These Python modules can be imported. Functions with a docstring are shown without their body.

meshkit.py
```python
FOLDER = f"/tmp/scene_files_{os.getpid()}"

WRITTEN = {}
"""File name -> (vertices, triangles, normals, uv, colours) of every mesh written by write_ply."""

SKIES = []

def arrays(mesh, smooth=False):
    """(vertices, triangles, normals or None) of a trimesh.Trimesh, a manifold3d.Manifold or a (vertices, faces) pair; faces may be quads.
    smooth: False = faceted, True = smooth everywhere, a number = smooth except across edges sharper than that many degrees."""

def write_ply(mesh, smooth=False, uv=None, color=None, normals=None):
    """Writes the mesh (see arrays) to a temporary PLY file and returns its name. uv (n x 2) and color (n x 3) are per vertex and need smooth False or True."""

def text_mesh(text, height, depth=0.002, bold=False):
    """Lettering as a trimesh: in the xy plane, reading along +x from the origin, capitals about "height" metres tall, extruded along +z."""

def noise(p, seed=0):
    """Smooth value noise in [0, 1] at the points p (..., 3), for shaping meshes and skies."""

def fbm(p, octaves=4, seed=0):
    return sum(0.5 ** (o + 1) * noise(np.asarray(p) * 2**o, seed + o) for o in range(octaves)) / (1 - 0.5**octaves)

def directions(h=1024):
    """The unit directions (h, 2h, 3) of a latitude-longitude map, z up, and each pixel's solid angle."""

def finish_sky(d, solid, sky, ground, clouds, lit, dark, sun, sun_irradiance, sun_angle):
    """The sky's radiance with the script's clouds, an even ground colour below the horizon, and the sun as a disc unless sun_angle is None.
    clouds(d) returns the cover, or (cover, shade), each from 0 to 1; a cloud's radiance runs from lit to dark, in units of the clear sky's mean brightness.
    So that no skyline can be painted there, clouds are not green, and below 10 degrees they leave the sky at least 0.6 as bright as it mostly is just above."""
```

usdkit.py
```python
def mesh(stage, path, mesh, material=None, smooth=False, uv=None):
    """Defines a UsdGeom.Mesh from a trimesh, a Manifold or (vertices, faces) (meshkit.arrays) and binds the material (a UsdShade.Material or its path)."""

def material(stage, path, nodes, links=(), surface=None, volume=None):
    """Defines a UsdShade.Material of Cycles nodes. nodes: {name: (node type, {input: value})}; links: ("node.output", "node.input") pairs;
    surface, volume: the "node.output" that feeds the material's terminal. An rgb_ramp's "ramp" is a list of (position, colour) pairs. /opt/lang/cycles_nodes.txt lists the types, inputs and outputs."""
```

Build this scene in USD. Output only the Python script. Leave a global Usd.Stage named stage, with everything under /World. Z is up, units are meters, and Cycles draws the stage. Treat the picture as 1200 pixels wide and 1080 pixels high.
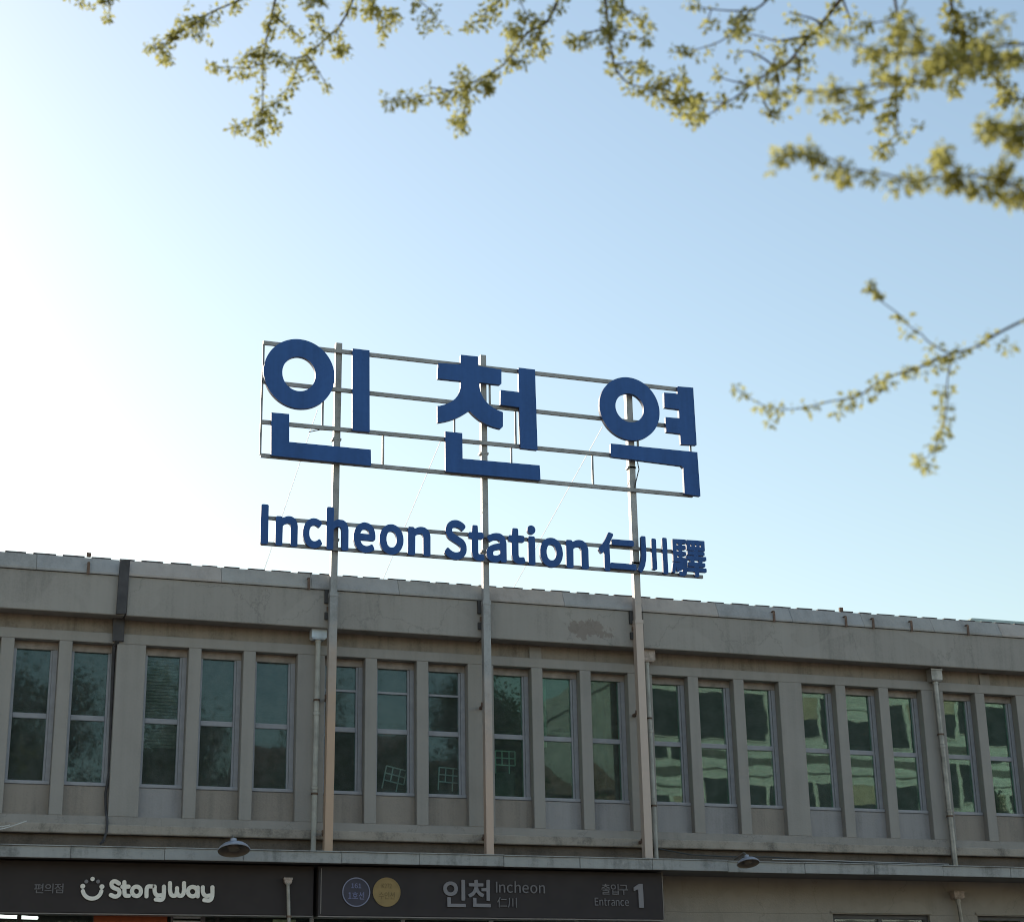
import math, json, numpy as np, trimesh, usdkit, meshkit
from pxr import Usd, UsdGeom, UsdLux, UsdShade, Gf, Sdf
from shapely.geometry import Polygon, Point, LineString
from shapely import affinity
from shapely.ops import unary_union

stage = Usd.Stage.CreateInMemory()
UsdGeom.SetStageUpAxis(stage, 'Z'); UsdGeom.SetStageMetersPerUnit(stage, 1.0)
UsdGeom.Xform.Define(stage, '/World'); UsdGeom.Scope.Define(stage, '/World/Looks')

# ------------------------------------------------------------------ camera, sky, sun, exposure
EXPOSURE = 0.88
SUN_ELEV, SUN_AZ = math.radians(22.5), math.radians(-24.0)      # azimuth from +y towards +x
SKY_STRENGTH, SUN_INT = 0.10, 1.0
FPX = 2116.0
PITCH, YAW, ROLL = (math.radians(a) for a in (19.016, 19.3, -1.0725))
CAM = np.array([0.0, -24.0, 1.6])
_f = np.array([math.sin(YAW)*math.cos(PITCH), math.cos(YAW)*math.cos(PITCH), math.sin(PITCH)])
_r = np.array([math.cos(YAW), -math.sin(YAW), 0.0]); _u = np.cross(_r, _f)
_c, _s = math.cos(ROLL), math.sin(ROLL)
AX = np.array([_c*_r+_s*_u, -_s*_r+_c*_u, _f])
cam = UsdGeom.Camera.Define(stage, '/World/camera')
cam.AddTransformOp().Set(Gf.Matrix4d(*[float(x) for row in ((*AX[0], 0), (*AX[1], 0), (*(-AX[2]), 0), (*CAM, 1)) for x in row]))
cam.CreateHorizontalApertureAttr(36.0); cam.CreateVerticalApertureAttr(36.0*921/1024)
cam.CreateFocalLengthAttr(FPX/1200*36.0)
cam.CreateFStopAttr(4.0); cam.CreateFocusDistanceAttr(27.0)
cam.CreateExposureAttr(EXPOSURE)
cam.CreateClippingRangeAttr(Gf.Vec2f(0.05, 5000))
sky_m = usdkit.material(stage, '/World/Looks/sky_air', {
    's': ('sky_texture', {'sky_type': 'single_scattering', 'sun_disc': False, 'sun_elevation': SUN_ELEV, 'sun_rotation': SUN_AZ,
                          'air_density': 1.5, 'aerosol_density': 0.85, 'ozone_density': 1.0, 'altitude': 20.0}),
    'b': ('background_shader', {'strength': SKY_STRENGTH})}, [('s.color', 'b.color')], surface='b.background')
dome = UsdLux.DomeLight.Define(stage, '/World/sky')
UsdShade.MaterialBindingAPI.Apply(dome.GetPrim()).Bind(sky_m)
dome.GetPrim().SetCustomDataByKey('kind', 'structure')
sun = UsdLux.DistantLight.Define(stage, '/World/sun')
sun.CreateIntensityAttr(SUN_INT); sun.CreateAngleAttr(0.5); sun.CreateColorAttr(Gf.Vec3f(1.0, 0.9, 0.76)); sun.CreateNormalizeAttr(True)
_z = np.array([math.sin(SUN_AZ)*math.cos(SUN_ELEV), math.cos(SUN_AZ)*math.cos(SUN_ELEV), math.sin(SUN_ELEV)])   # towards the sun
_x = np.cross([0, 0, 1.0], _z); _x /= np.linalg.norm(_x); _y = np.cross(_z, _x)
sun.AddTransformOp().Set(Gf.Matrix4d(*[float(v) for row in ((*_x, 0), (*_y, 0), (*_z, 0), (0, 0, 0, 1)) for v in row]))

# ------------------------------------------------------------------ helpers
def ray(u, v):
    return AX.T @ np.array([(u-600)/FPX, -(v-540)/FPX, 1.0])
def at(u, v, Y=0.0):                       # where the sight line of a spot in the photo meets the upright plane y = Y
    d = ray(u, v); return CAM + d*((Y-CAM[1])/d[1])
def along(u, v, dist):
    d = ray(u, v); return CAM + d/np.linalg.norm(d)*dist

_used = {}
def _path(parent, name):
    n = _used.get((parent, name), -1) + 1
    _used[(parent, name)] = n
    return f'{parent}/{name}' if n == 0 else f'{parent}/{name}_{n:03d}'
class T:
    def __init__(s, path, base): s.path, s.base = path, np.asarray(base, float)
    @property
    def prim(s): return stage.GetPrimAtPath(s.path)
def data(p, **kw):
    for k, v in kw.items():
        if v: p.SetCustomDataByKey(k, v)
def thing(name, label, category, base=(0, 0, 0), group=None, kind=None):
    path = _path('/World', name)
    x = UsdGeom.Xform.Define(stage, path); x.AddTranslateOp().Set(Gf.Vec3d(*map(float, base)))
    data(x.GetPrim(), label=label, category=category, group=group, kind=kind)
    return T(path, base)
def part(parent, name, m, mat, smooth=False, label=None, kind=None):
    path = _path(parent.path, name)
    v, f = np.array(m.vertices) - parent.base, np.array(m.faces)
    usdkit.mesh(stage, path, (v, f), M[mat], smooth)
    data(stage.GetPrimAtPath(path), label=label, kind=kind)
    return T(path, parent.base)
def single(name, m, mat, label=None, category=None, group=None, kind=None, smooth=False):
    path = _path('/World', name)
    usdkit.mesh(stage, path, (np.array(m.vertices), np.array(m.faces)), M[mat], smooth)
    data(stage.GetPrimAtPath(path), label=label, category=category, group=group, kind=kind)
    return T(path, (0, 0, 0))
def cat(*ms):
    ms = [m for x in ms for m in (x if isinstance(x, (list, tuple)) else [x])]
    return trimesh.util.concatenate(ms)
def box(x0, x1, y0, y1, z0, z1, ch=0.0):
    if ch:
        p = np.array([[sx, sy, sz] for sx in (0, 1) for sy in (0, 1) for sz in (0, 1)], float)
        lo, hi = np.array([x0, y0, z0]), np.array([x1, y1, z1])
        pts = []
        for q in p:
            c = lo + q*(hi-lo); s = np.where(q > 0, -1, 1)*ch
            for k in range(3):
                e = c + s; e[k] = c[k]; pts.append(e)
        return trimesh.convex.convex_hull(np.array(pts))
    m = trimesh.creation.box([x1-x0, y1-y0, z1-z0]); m.apply_translation([(x0+x1)/2, (y0+y1)/2, (z0+z1)/2]); return m
def prism(prof, x0, x1):                   # a (y, z) profile swept along x
    m = trimesh.creation.extrude_polygon(Polygon(prof), x1-x0, engine='earcut')
    v = np.array(m.vertices); w = np.c_[v[:, 2]+x0, v[:, 0], v[:, 1]]
    return trimesh.Trimesh(w, m.faces, process=False)
def tube(pts, r, n=8, caps=True):
    p = np.asarray(pts, float); r = np.broadcast_to(np.asarray(r, float), (len(p),))
    t = np.gradient(p, axis=0); t /= np.linalg.norm(t, axis=1, keepdims=True)+1e-12
    a = np.cross(t, [0, 0, 1.0]) if abs(t[:, 2]).max() < .9 else np.cross(t, [0.3, 1.0, 0.1])
    a /= np.linalg.norm(a, axis=1, keepdims=True)+1e-12; b = np.cross(t, a)
    g = np.arange(n)*2*np.pi/n
    v = (p[:, None] + r[:, None, None]*(np.cos(g)[None, :, None]*a[:, None]+np.sin(g)[None, :, None]*b[:, None])).reshape(-1, 3)
    F = []
    for i in range(len(p)-1):
        for j in range(n):
            q, w, e, s = i*n+j, i*n+(j+1) % n, (i+1)*n+(j+1) % n, (i+1)*n+j
            F += [[q, e, w], [q, s, e]]
    if caps:
        v = np.vstack([v, p[0], p[-1]]); k = len(v)-2; o = (len(p)-1)*n
        for j in range(n): F += [[k, j, (j+1) % n], [k+1, o+(j+1) % n, o+j]]
    m = trimesh.Trimesh(v, F, process=False); m.fix_normals() if False else None
    return m
def lathe(prof, n=32):                     # (radius, z) profile about z
    return trimesh.creation.revolve(np.array(prof, float), sections=n)
def slab(shape, y0, y1):                   # a shape in (x, z) given depth from y0 (front) to y1
    out = []
    for g in getattr(shape, 'geoms', [shape]):
        if g.is_empty or g.area < 1e-7: continue
        m = trimesh.creation.extrude_polygon(g, y1-y0, engine='earcut')
        v = np.array(m.vertices); out.append(trimesh.Trimesh(np.c_[v[:, 0], y1-v[:, 2], v[:, 1]], m.faces, process=False))
    return cat(out)
def pix_poly(pts, Y):                      # outline read off the photo, laid out on the upright plane y = Y as (x, z)
    return [tuple(at(u, v, Y)[[0, 2]]) for u, v in pts]

# ------------------------------------------------------------------ materials
M = {}
def mat(name, nodes, links, surface='p.BSDF', **k):
    M[name] = usdkit.material(stage, '/World/Looks/'+name, nodes, links, surface=surface, **k)
def worn(name, dark, mid, light, scale=1.6, streak=0.35, bump=0.25, rough=0.85, metallic=0.0, grain=38.0, spec=0.3, patch=None, zrust=None, crack=False):
    """A weathered surface: broad blotches, rain streaks running down, fine grain."""
    n = {'g': ('geometry', {}),
         'blot': ('noise_texture', {'scale': scale, 'detail': 5.0, 'roughness': 0.62}),
         'map': ('mapping', {'scale': (7.0, 7.0, 0.32)}),
         'str': ('noise_texture', {'scale': 1.0, 'detail': 4.0, 'roughness': 0.6}),
         'fine': ('noise_texture', {'scale': grain, 'detail': 4.0, 'roughness': 0.7}),
         'mx': ('mix_float', {'fac': streak}), 'mf': ('mix_float', {'fac': 0.22}),
         'r': ('rgb_ramp', {'ramp': [(0.35, dark), (0.5, mid), (0.66, light)]}),
         'bp': ('bump', {'strength': bump, 'distance': 0.012}),
         'p': ('principled_bsdf', {'roughness': rough, 'metallic': metallic, 'specular_ior_level': spec})}
    l = [('g.position', 'blot.vector'), ('g.position', 'map.vector'), ('map.vector', 'str.vector'), ('g.position', 'fine.vector'),
         ('blot.fac', 'mx.a'), ('str.fac', 'mx.b'), ('mx.result', 'mf.a'), ('fine.fac', 'mf.b'), ('mf.result', 'r.fac'),
         ('fine.fac', 'bp.height'), ('bp.normal', 'p.normal')]
    col = 'r.color'
    if crack:
        n |= {'rp': ('noise_texture', {'scale': 0.75, 'detail': 3.0, 'roughness': 0.5, 'distortion': .6}), 'rt': ('map_range', {'from_min': 0.53, 'from_max': 0.545, 'to_min': 0.0, 'to_max': 0.32, 'clamp': True}),
              'rm': ('mix_color', {'b': tuple(np.array(mid)*1.22)}),
              'wn': ('noise_texture', {'scale': 2.3, 'detail': 5.0, 'roughness': .65}), 'wa': ('vector_math', {'math_type': 'multiply_add', 'vector2': (.55, .55, .55)}),
              'vo': ('voronoi_texture', {'feature': 'distance_to_edge', 'scale': 0.62}), 'vt': ('map_range', {'from_min': 0.0015, 'from_max': 0.007, 'to_min': 0.24, 'to_max': 0.0, 'clamp': True}),
              'vm': ('mix_color', {'b': tuple(np.array(dark)*.45)})}
        l += [('g.position', 'rp.vector'), ('rp.fac', 'rt.value'), ('rt.result', 'rm.fac'), (col, 'rm.a'), ('g.position', 'wn.vector'), ('wn.color', 'wa.vector1'), ('g.position', 'wa.vector3'), ('wa.vector', 'vo.vector'),
              ('vo.distance', 'vt.value'), ('vt.result', 'vm.fac'), ('rm.result', 'vm.a')]
        col = 'vm.result'
    if patch:                               # one flaked place: centre, radius, colour of what shows beneath
        c, rad, under = patch
        n |= {'ds': ('vector_math', {'math_type': 'subtract', 'vector2': tuple(c)}), 'dq': ('vector_math', {'math_type': 'multiply', 'vector2': (.75, 1, 2.0)}), 'd': ('vector_math', {'math_type': 'length'}), 'dm': ('map_range', {'from_min': rad*.1, 'from_max': rad, 'to_min': 0.60, 'to_max': 0.0, 'clamp': True}),
              'pn': ('noise_texture', {'scale': 7.5, 'detail': 8.0, 'roughness': 0.7}), 'pa': ('math', {'math_type': 'add'}),
              'pt': ('map_range', {'from_min': 0.93, 'from_max': 0.98, 'to_min': 0.0, 'to_max': 0.55, 'clamp': True}), 'pm': ('mix_color', {'b': under})}
        l += [('g.position', 'ds.vector1'), ('ds.vector', 'dq.vector1'), ('dq.vector', 'd.vector1'), ('d.value', 'dm.value'), ('g.position', 'pn.vector'), ('dm.result', 'pa.value1'), ('pn.fac', 'pa.value2'), ('pa.value', 'pt.value'),
              ('pt.result', 'pm.fac'), (col, 'pm.a')]
        col = 'pm.result'
    if zrust:                               # old paint changing to a rusty primer below a height
        z0, z1, rust = zrust
        n |= {'zs': ('separate_xyz', {}), 'zn': ('noise_texture', {'scale': 3.0, 'detail': 5.0, 'roughness': 0.6}), 'za': ('math', {'math_type': 'multiply_add', 'value2': 1.6}),
              'zr': ('map_range', {'from_min': z1+0.8, 'from_max': z0+0.8, 'to_min': 0.0, 'to_max': 1.0, 'clamp': True}), 'zm': ('mix_color', {'b': rust})}
        l += [('g.position', 'zs.vector'), ('g.position', 'zn.vector'), ('zn.fac', 'za.value1'), ('zs.z', 'za.value3'), ('za.value', 'zr.value'), ('zr.result', 'zm.fac'), (col, 'zm.a')]
        col = 'zm.result'
    mat(name, n, l + [(col, 'p.base_color')])
def plain(name, c, rough=0.6, metallic=0.0, spec=0.4, var=0.12, scale=9.0, emit=None):
    c = np.array(c)
    n = {'g': ('geometry', {}), 'n': ('noise_texture', {'scale': scale, 'detail': 4.0, 'roughness': 0.6}),
         'r': ('rgb_ramp', {'ramp': [(0.3, tuple(c*(1-var))), (0.7, tuple(np.minimum(c*(1+var), 1)))]}),
         'p': ('principled_bsdf', {'roughness': rough, 'metallic': metallic, 'specular_ior_level': spec, **({'emission_color': emit[0], 'emission_strength': emit[1]} if emit else {})})}
    mat(name, n, [('g.position', 'n.vector'), ('n.fac', 'r.fac'), ('r.color', 'p.base_color')])
def tri(c, a=.72, b=1.2): c = np.array(c, float); return tuple(c*a), tuple(c), tuple(np.minimum(c*b, .95))

WALL = (0.250, 0.228, 0.208)
worn('wall_paint', *tri(WALL, .84, 1.12), streak=.45, crack=True)
worn('pilaster_paint', *tri((0.260, 0.238, 0.217), .86, 1.1), streak=.5)
worn('panel_beige', *tri((0.250, 0.214, 0.182), .72, 1.12), streak=.6)
worn('panel_grey_blue', *tri((0.268, 0.252, 0.248), .74, 1.12), streak=.6)
worn('fascia_paint', *tri((0.260, 0.237, 0.215), .70, 1.1), streak=.55, scale=.9, crack=True)
PC = at(688, 738, -.22)
worn('fascia_flaked', *tri((0.260, 0.237, 0.215), .70, 1.1), streak=.5, scale=.9, patch=(PC, .7, (0.15, 0.11, 0.09)), crack=True)
worn('band_paint', *tri((0.235, 0.197, 0.162), .55, 1.2), streak=.55, scale=2.2)
worn('ledge_paint', *tri((0.28, 0.242, 0.205), .42, 1.2), streak=.3, scale=3.2)
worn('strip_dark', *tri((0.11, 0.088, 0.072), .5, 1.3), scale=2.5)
worn('canopy_metal', *tri((0.28, 0.275, 0.265), .42, 1.14), scale=2.6, rough=.55, streak=.5, grain=20)
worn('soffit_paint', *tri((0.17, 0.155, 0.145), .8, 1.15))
worn('lower_wall', *tri((0.275, 0.242, 0.208), .82, 1.1), crack=True)
for i, c in enumerate([(0.29, 0.27, 0.25), (0.30, 0.30, 0.32), (0.33, 0.285, 0.255), (0.29, 0.275, 0.265)]):
    worn(f'coping_{"abcd"[i]}', *tri(c, .70, 1.15), rough=.55, scale=1.6, streak=.4)
plain('deck_dark', (0.10, 0.09, 0.09), .8)
plain('roofing', (0.16, 0.17, 0.15), .9)
plain('cover_green', (0.30, 0.34, 0.29), .6)
plain('seam_black', (0.045, 0.042, 0.042), .8)
plain('duct_black', (0.045, 0.041, 0.043), .7, var=.25)
plain('rust', (0.12, 0.075, 0.055), .85, var=.4, scale=20)
plain('frame_alu', (0.265, 0.26, 0.275), .45, .0, var=.1)
plain('frame_head', (0.26, 0.215, 0.185), .7, var=.3, scale=6)
plain('rail_steel', (0.25, 0.245, 0.24), .55, var=.22, scale=5)
worn('pole_left', *tri((0.27, 0.265, 0.26), .62, 1.2), scale=4.0, rough=.55, zrust=(6.2, 7.8, (0.42, 0.285, 0.20)))
worn('pole_middle', *tri((0.29, 0.285, 0.28), .62, 1.2), scale=4.0, rough=.55, zrust=(5.6, 7.2, (0.46, 0.335, 0.265)))
worn('pole_right', *tri((0.30, 0.295, 0.29), .62, 1.2), scale=4.0, rough=.55, zrust=(7.9, 8.9, (0.46, 0.365, 0.31)))
worn('letter_blue', *tri((0.026, 0.079, 0.232), .80, 1.18), rough=.6, grain=15, bump=.03, scale=.9, streak=.6, spec=.2)
plain('letter_edge', (0.03, 0.05, 0.12), .6)
plain('pipe_pale', (0.36, 0.345, 0.31), .4, var=.25, scale=4)
plain('pipe_steel', (0.27, 0.255, 0.235), .35, .35, var=.35, scale=5)
plain('hopper_white', (0.52, 0.58, 0.64), .5, var=.1)
plain('hopper_rust', (0.34, 0.27, 0.23), .6, var=.4, scale=14)
plain('lamp_enamel', (0.27, 0.28, 0.33), .35, var=.12)
plain('lamp_inside', (0.15, 0.125, 0.105), .6)
plain('board_brown', (0.043, 0.035, 0.034), .6, spec=.12, var=.12, scale=2)
plain('board_charcoal', (0.042, 0.035, 0.035), .6, spec=.12, var=.12, scale=2)
plain('board_rim', (0.20, 0.17, 0.155), .5)
plain('letter_cream', (0.76, 0.70, 0.63), .5, var=.06)
plain('letter_grey', (0.19, 0.175, 0.185), .5, var=.06)
plain('letter_dim', (0.145, 0.132, 0.137), .5, var=.06)
plain('disc_gold', (0.25, 0.165, 0.062), .5, var=.1)
plain('gold_ink', (0.15, 0.095, 0.03), .5)
plain('disc_navy', (0.040, 0.035, 0.052), .5)
plain('blue_ink', (0.15, 0.155, 0.27), .5)
plain('ring_pale', (0.21, 0.21, 0.29), .5)
plain('orange_panel', (0.42, 0.10, 0.03), .5)
plain('poster_green', (0.32, 0.42, 0.27), .5, var=.5, scale=14)
plain('white_metal', (0.72, 0.72, 0.70), .45, var=.05)
plain('dark_frame', (0.07, 0.065, 0.065), .5)
plain('room_wall', (0.15, 0.15, 0.14), .9)
plain('curtain', (0.17, 0.06, 0.045), .9, var=.25, scale=4)
plain('curtain_pale', (0.42, 0.46, 0.40), .9, var=.15, scale=4)
plain('blind', (0.22, 0.18, 0.15), .8, var=.25, scale=20)
plain('shop_tube', (0.8, 0.8, 0.8), .5, emit=((1, 1, .96), 1.2))
plain('wire', (0.40, 0.39, 0.38), .5)
plain('cable_black', (0.04, 0.04, 0.04), .6)
plain('cable_pale', (0.5, 0.49, 0.47), .6)
worn('plaza_stone', *tri((0.235, 0.19, 0.155), .82, 1.15), scale=.5, rough=.9)
worn('earth', *tri((0.14, 0.112, 0.09), .8, 1.2), scale=.1, rough=.95)
plain('render_white', (0.64, 0.67, 0.67), .8, var=.1, scale=1.0)
plain('render_cream', (0.50, 0.43, 0.33), .8, var=.12, scale=1.0)
plain('brick_red', (0.16, 0.10, 0.08), .85, var=.3, scale=6.0)
plain('far_glass', (0.03, 0.04, 0.045), .35, var=.1)
def pane(name, tint, refl, ior, dust=.036, soft=.012):
    """Old glazing: a slightly wavy reflection, what is behind it seen through a tint, and a film of dust."""
    mat(name, {'g': ('geometry', {}), 'n': ('noise_texture', {'scale': 2.2, 'detail': 1.5}), 'bp': ('bump', {'strength': .045, 'distance': .012}),
               'dn': ('noise_texture', {'scale': 5.0, 'detail': 5.0, 'roughness': .65}), 'dr': ('map_range', {'from_min': .3, 'from_max': .7, 'to_min': dust*.55, 'to_max': dust*1.5}),
               'fr': ('fresnel', {'IOR': ior}), 't': ('transparent_bsdf', {'color': tint}), 's': ('glossy_bsdf', {'color': refl, 'roughness': soft}), 'm': ('mix_closure', {}),
               'd': ('diffuse_bsdf', {'color': (.50, .47, .43)}), 'm2': ('mix_closure', {})},
        [('g.position', 'n.vector'), ('n.fac', 'bp.height'), ('bp.normal', 's.normal'), ('g.position', 'dn.vector'), ('dn.fac', 'dr.value'), ('fr.fac', 'm.fac'), ('t.BSDF', 'm.closure1'), ('s.BSDF', 'm.closure2'),
         ('dr.result', 'm2.fac'), ('m.closure', 'm2.closure1'), ('d.BSDF', 'm2.closure2')], surface='m2.closure')
pane('window_glass', (0.70, 0.82, 0.80), (0.74, 0.95, 1.0), 1.42, soft=.022)
pane('window_glass_green', (0.66, 0.84, 0.76), (0.74, 1.0, 0.90), 1.49)
pane('shop_glass', (0.8, 0.85, 0.84), (0.9, 1.0, 0.97), 1.5)
worn('bark', (0.045, 0.038, 0.034), (0.085, 0.072, 0.064), (0.14, 0.12, 0.105), scale=18, bump=.5, grain=90)
def leaf(name, c, back, tr=.6):
    mat(name, {'o': ('geometry', {}), 'r': ('rgb_ramp', {'ramp': [(0.0, tuple(np.array(c)*.5)), (.45, c), (1.0, tuple(np.array(c)*1.35))]}), 'r2': ('rgb_ramp', {'ramp': [(0.0, tuple(np.array(back)*.42)), (1.0, back)]}),
               'd': ('diffuse_bsdf', {}), 't': ('translucent_bsdf', {}), 'm': ('mix_closure', {'fac': tr})},
        [('o.random_per_island', 'r.fac'), ('o.random_per_island', 'r2.fac'), ('r.color', 'd.color'), ('r2.color', 't.color'), ('d.BSDF', 'm.closure1'), ('t.BSDF', 'm.closure2')], surface='m.closure')
leaf('leaf_spring', (0.55, 0.55, 0.17), (0.96, 0.93, 0.31))
leaf('leaf_green', (0.085, 0.14, 0.04), (0.14, 0.24, 0.05), .4)
# ------------------------------------------------------------------ ground
single('ground', box(-400, 400, -400, 400, -0.5, 0.0), 'earth', kind='structure')
single('plaza', box(-40, 60, -42, 0.0, -0.05, 0.004), 'plaza_stone', kind='structure')

# ------------------------------------------------------------------ the station building
P0, PER, WID, OPN, NAR = 2.771, 2.4545, 0.385, 0.574, 0.17
K0, K1 = -3, 7                                   # bays of three windows
XL, XR = P0+PER*K0-1.2, P0+PER*K1+WID
DEEP = 9.5
st = thing('station_building', 'long two storey grey concrete station building with rows of narrow tall windows', 'building', (6, 0, 0))
fascia_front, rec, gl = -0.22, 0.13, 0.16
ZF0, ZF1, ZC1 = 7.585, 8.125, 8.365              # fascia bottom and top, coping top
Zl0, Zl1 = 7.25, 7.39                            # lintel band
# masses: side walls, back wall, roof slab, floor slabs
part(st, 'end_wall', box(XL, XL+.25, .3, DEEP, 0, 7.9), 'wall_paint')
part(st, 'end_wall', box(XR-.25, XR, .3, DEEP, 0, 7.9), 'wall_paint')
part(st, 'back_wall', box(XL, XR, DEEP, DEEP+.25, 0, 7.9), 'wall_paint')
part(st, 'roof', box(XL-.2, XR+.2, -.02, DEEP+.4, 7.92, 8.12), 'roofing')
part(st, 'upper_floor_slab', box(XL+.26, XR-.26, .31, DEEP-.01, 4.42, 4.72), 'room_wall')
part(st, 'room_back_wall', box(XL+.26, XR-.26, 5.2, 5.35, 4.72, 7.6), 'room_wall')
part(st, 'room_ceiling', box(XL+.26, XR-.26, .31, 5.19, 7.35, 7.45), 'room_wall')
# upper front wall
part(st, 'recess_band', box(XL, XR, .07, .30, Zl1, 7.9), 'band_paint')
part(st, 'lintel_band', box(XL, XR, 0, .30, Zl0, Zl1-.002, .008), 'pilaster_paint')
part(st, 'base_band', box(XL, XR, .003, .30, 4.862, 4.965), 'wall_paint')
part(st, 'ledge', box(XL, XR, -.035, .30, 4.735, 4.860, .012), 'ledge_paint')
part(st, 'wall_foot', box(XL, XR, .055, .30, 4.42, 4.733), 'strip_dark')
bluish = {(0, 1), (2, 2), (2, 3), (3, 1), (3, 2), (4, 1), (4, 2), (4, 3)}
rng = np.random.default_rng(7)
def window(x0, x1, k, j):
    z0, z1, zm = 5.365, Zl0-.002, 6.262
    y = rec+.012
    fr = cat(box(x0+.002, x0+.045, y, y+.09, z0+.05, z1-.105), box(x1-.062, x1-.002, y, y+.09, z0+.05, z1-.105), box(x1-.092, x1-.064, y+.02, y+.09, z0+.05, z1-.105))
    w = part(st, 'window', fr, 'frame_alu')
    part(w, 'head', box(x0+.002, x1-.002, y+.004, y+.09, z1-.102, z1), 'frame_head')
    part(w, 'sill', box(x0+.002, x1-.002, y-.045, y+.09, z0, z0+.047, .006), 'frame_alu')
    part(w, 'mid_rail', box(x0+.047, x1-.094, y+.012, y+.08, zm-.035, zm+.035, .006), 'frame_alu')
    if k == 1: part(w, 'transom_bar', box(x0+.047, x1-.094, y+.018, y+.07, 6.79, 6.82), 'frame_alu')
    for nm, a, b, yy in (('upper_pane', zm+.036, z1-.104, y+.05), ('lower_pane', z0+.05, zm-.036, y+.035)):
        m = box(x0+.046, x1-.093, yy, yy+.006, a, b)
        c = np.array([(x0+x1)/2, yy, (a+b)/2])
        tx, tz = rng.normal(0, .006, 2)        # every pane sits a hair out of true
        v = np.array(m.vertices); v[:, 1] += (v[:, 0]-c[0])*tz + (v[:, 2]-c[2])*tx; m.vertices = v
        part(w, nm, m, 'window_glass' if k < 2 else 'window_glass_green')
def bay_walls(k):
    x = P0+PER*k
    part(st, 'wide_pilaster', box(x, x+WID, 0, .30, 4.965, Zl0-.001, .006), 'pilaster_paint')
    e = [x+WID, x+WID+OPN, x+WID+OPN+NAR, x+WID+2*OPN+NAR, x+WID+2*OPN+2*NAR, x+PER]
    for a, b in ((e[1], e[2]), (e[3], e[4])):
        part(st, 'pilaster', box(a, b, 0, .30, 4.965, Zl0-.001, .006), 'pilaster_paint')
    for j in range(3):
        a, b = e[2*j], e[2*j+1]
        part(st, 'sill_panel', box(a+.001, b-.001, rec-.02, .30, 4.966, 5.36), 'panel_grey_blue' if (k, j+1) in bluish else 'panel_beige')
        window(a, b, k, j+1)
for k in range(K0, K1): bay_walls(k)
part(st, 'wide_pilaster', box(P0+PER*K1, P0+PER*K1+WID, 0, .30, 4.965, Zl0-.001), 'pilaster_paint')
part(st, 'wide_pilaster', box(XL, P0+PER*K0-.001, 0, .30, 4.965, Zl0-.001), 'pilaster_paint')
for px in (627, 1150): x = at(px, 765, .06)[0]; part(st, 'band_stub', box(x-.09, x+.09, .045, .08, Zl1+.001, 7.56), 'pilaster_paint')
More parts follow.
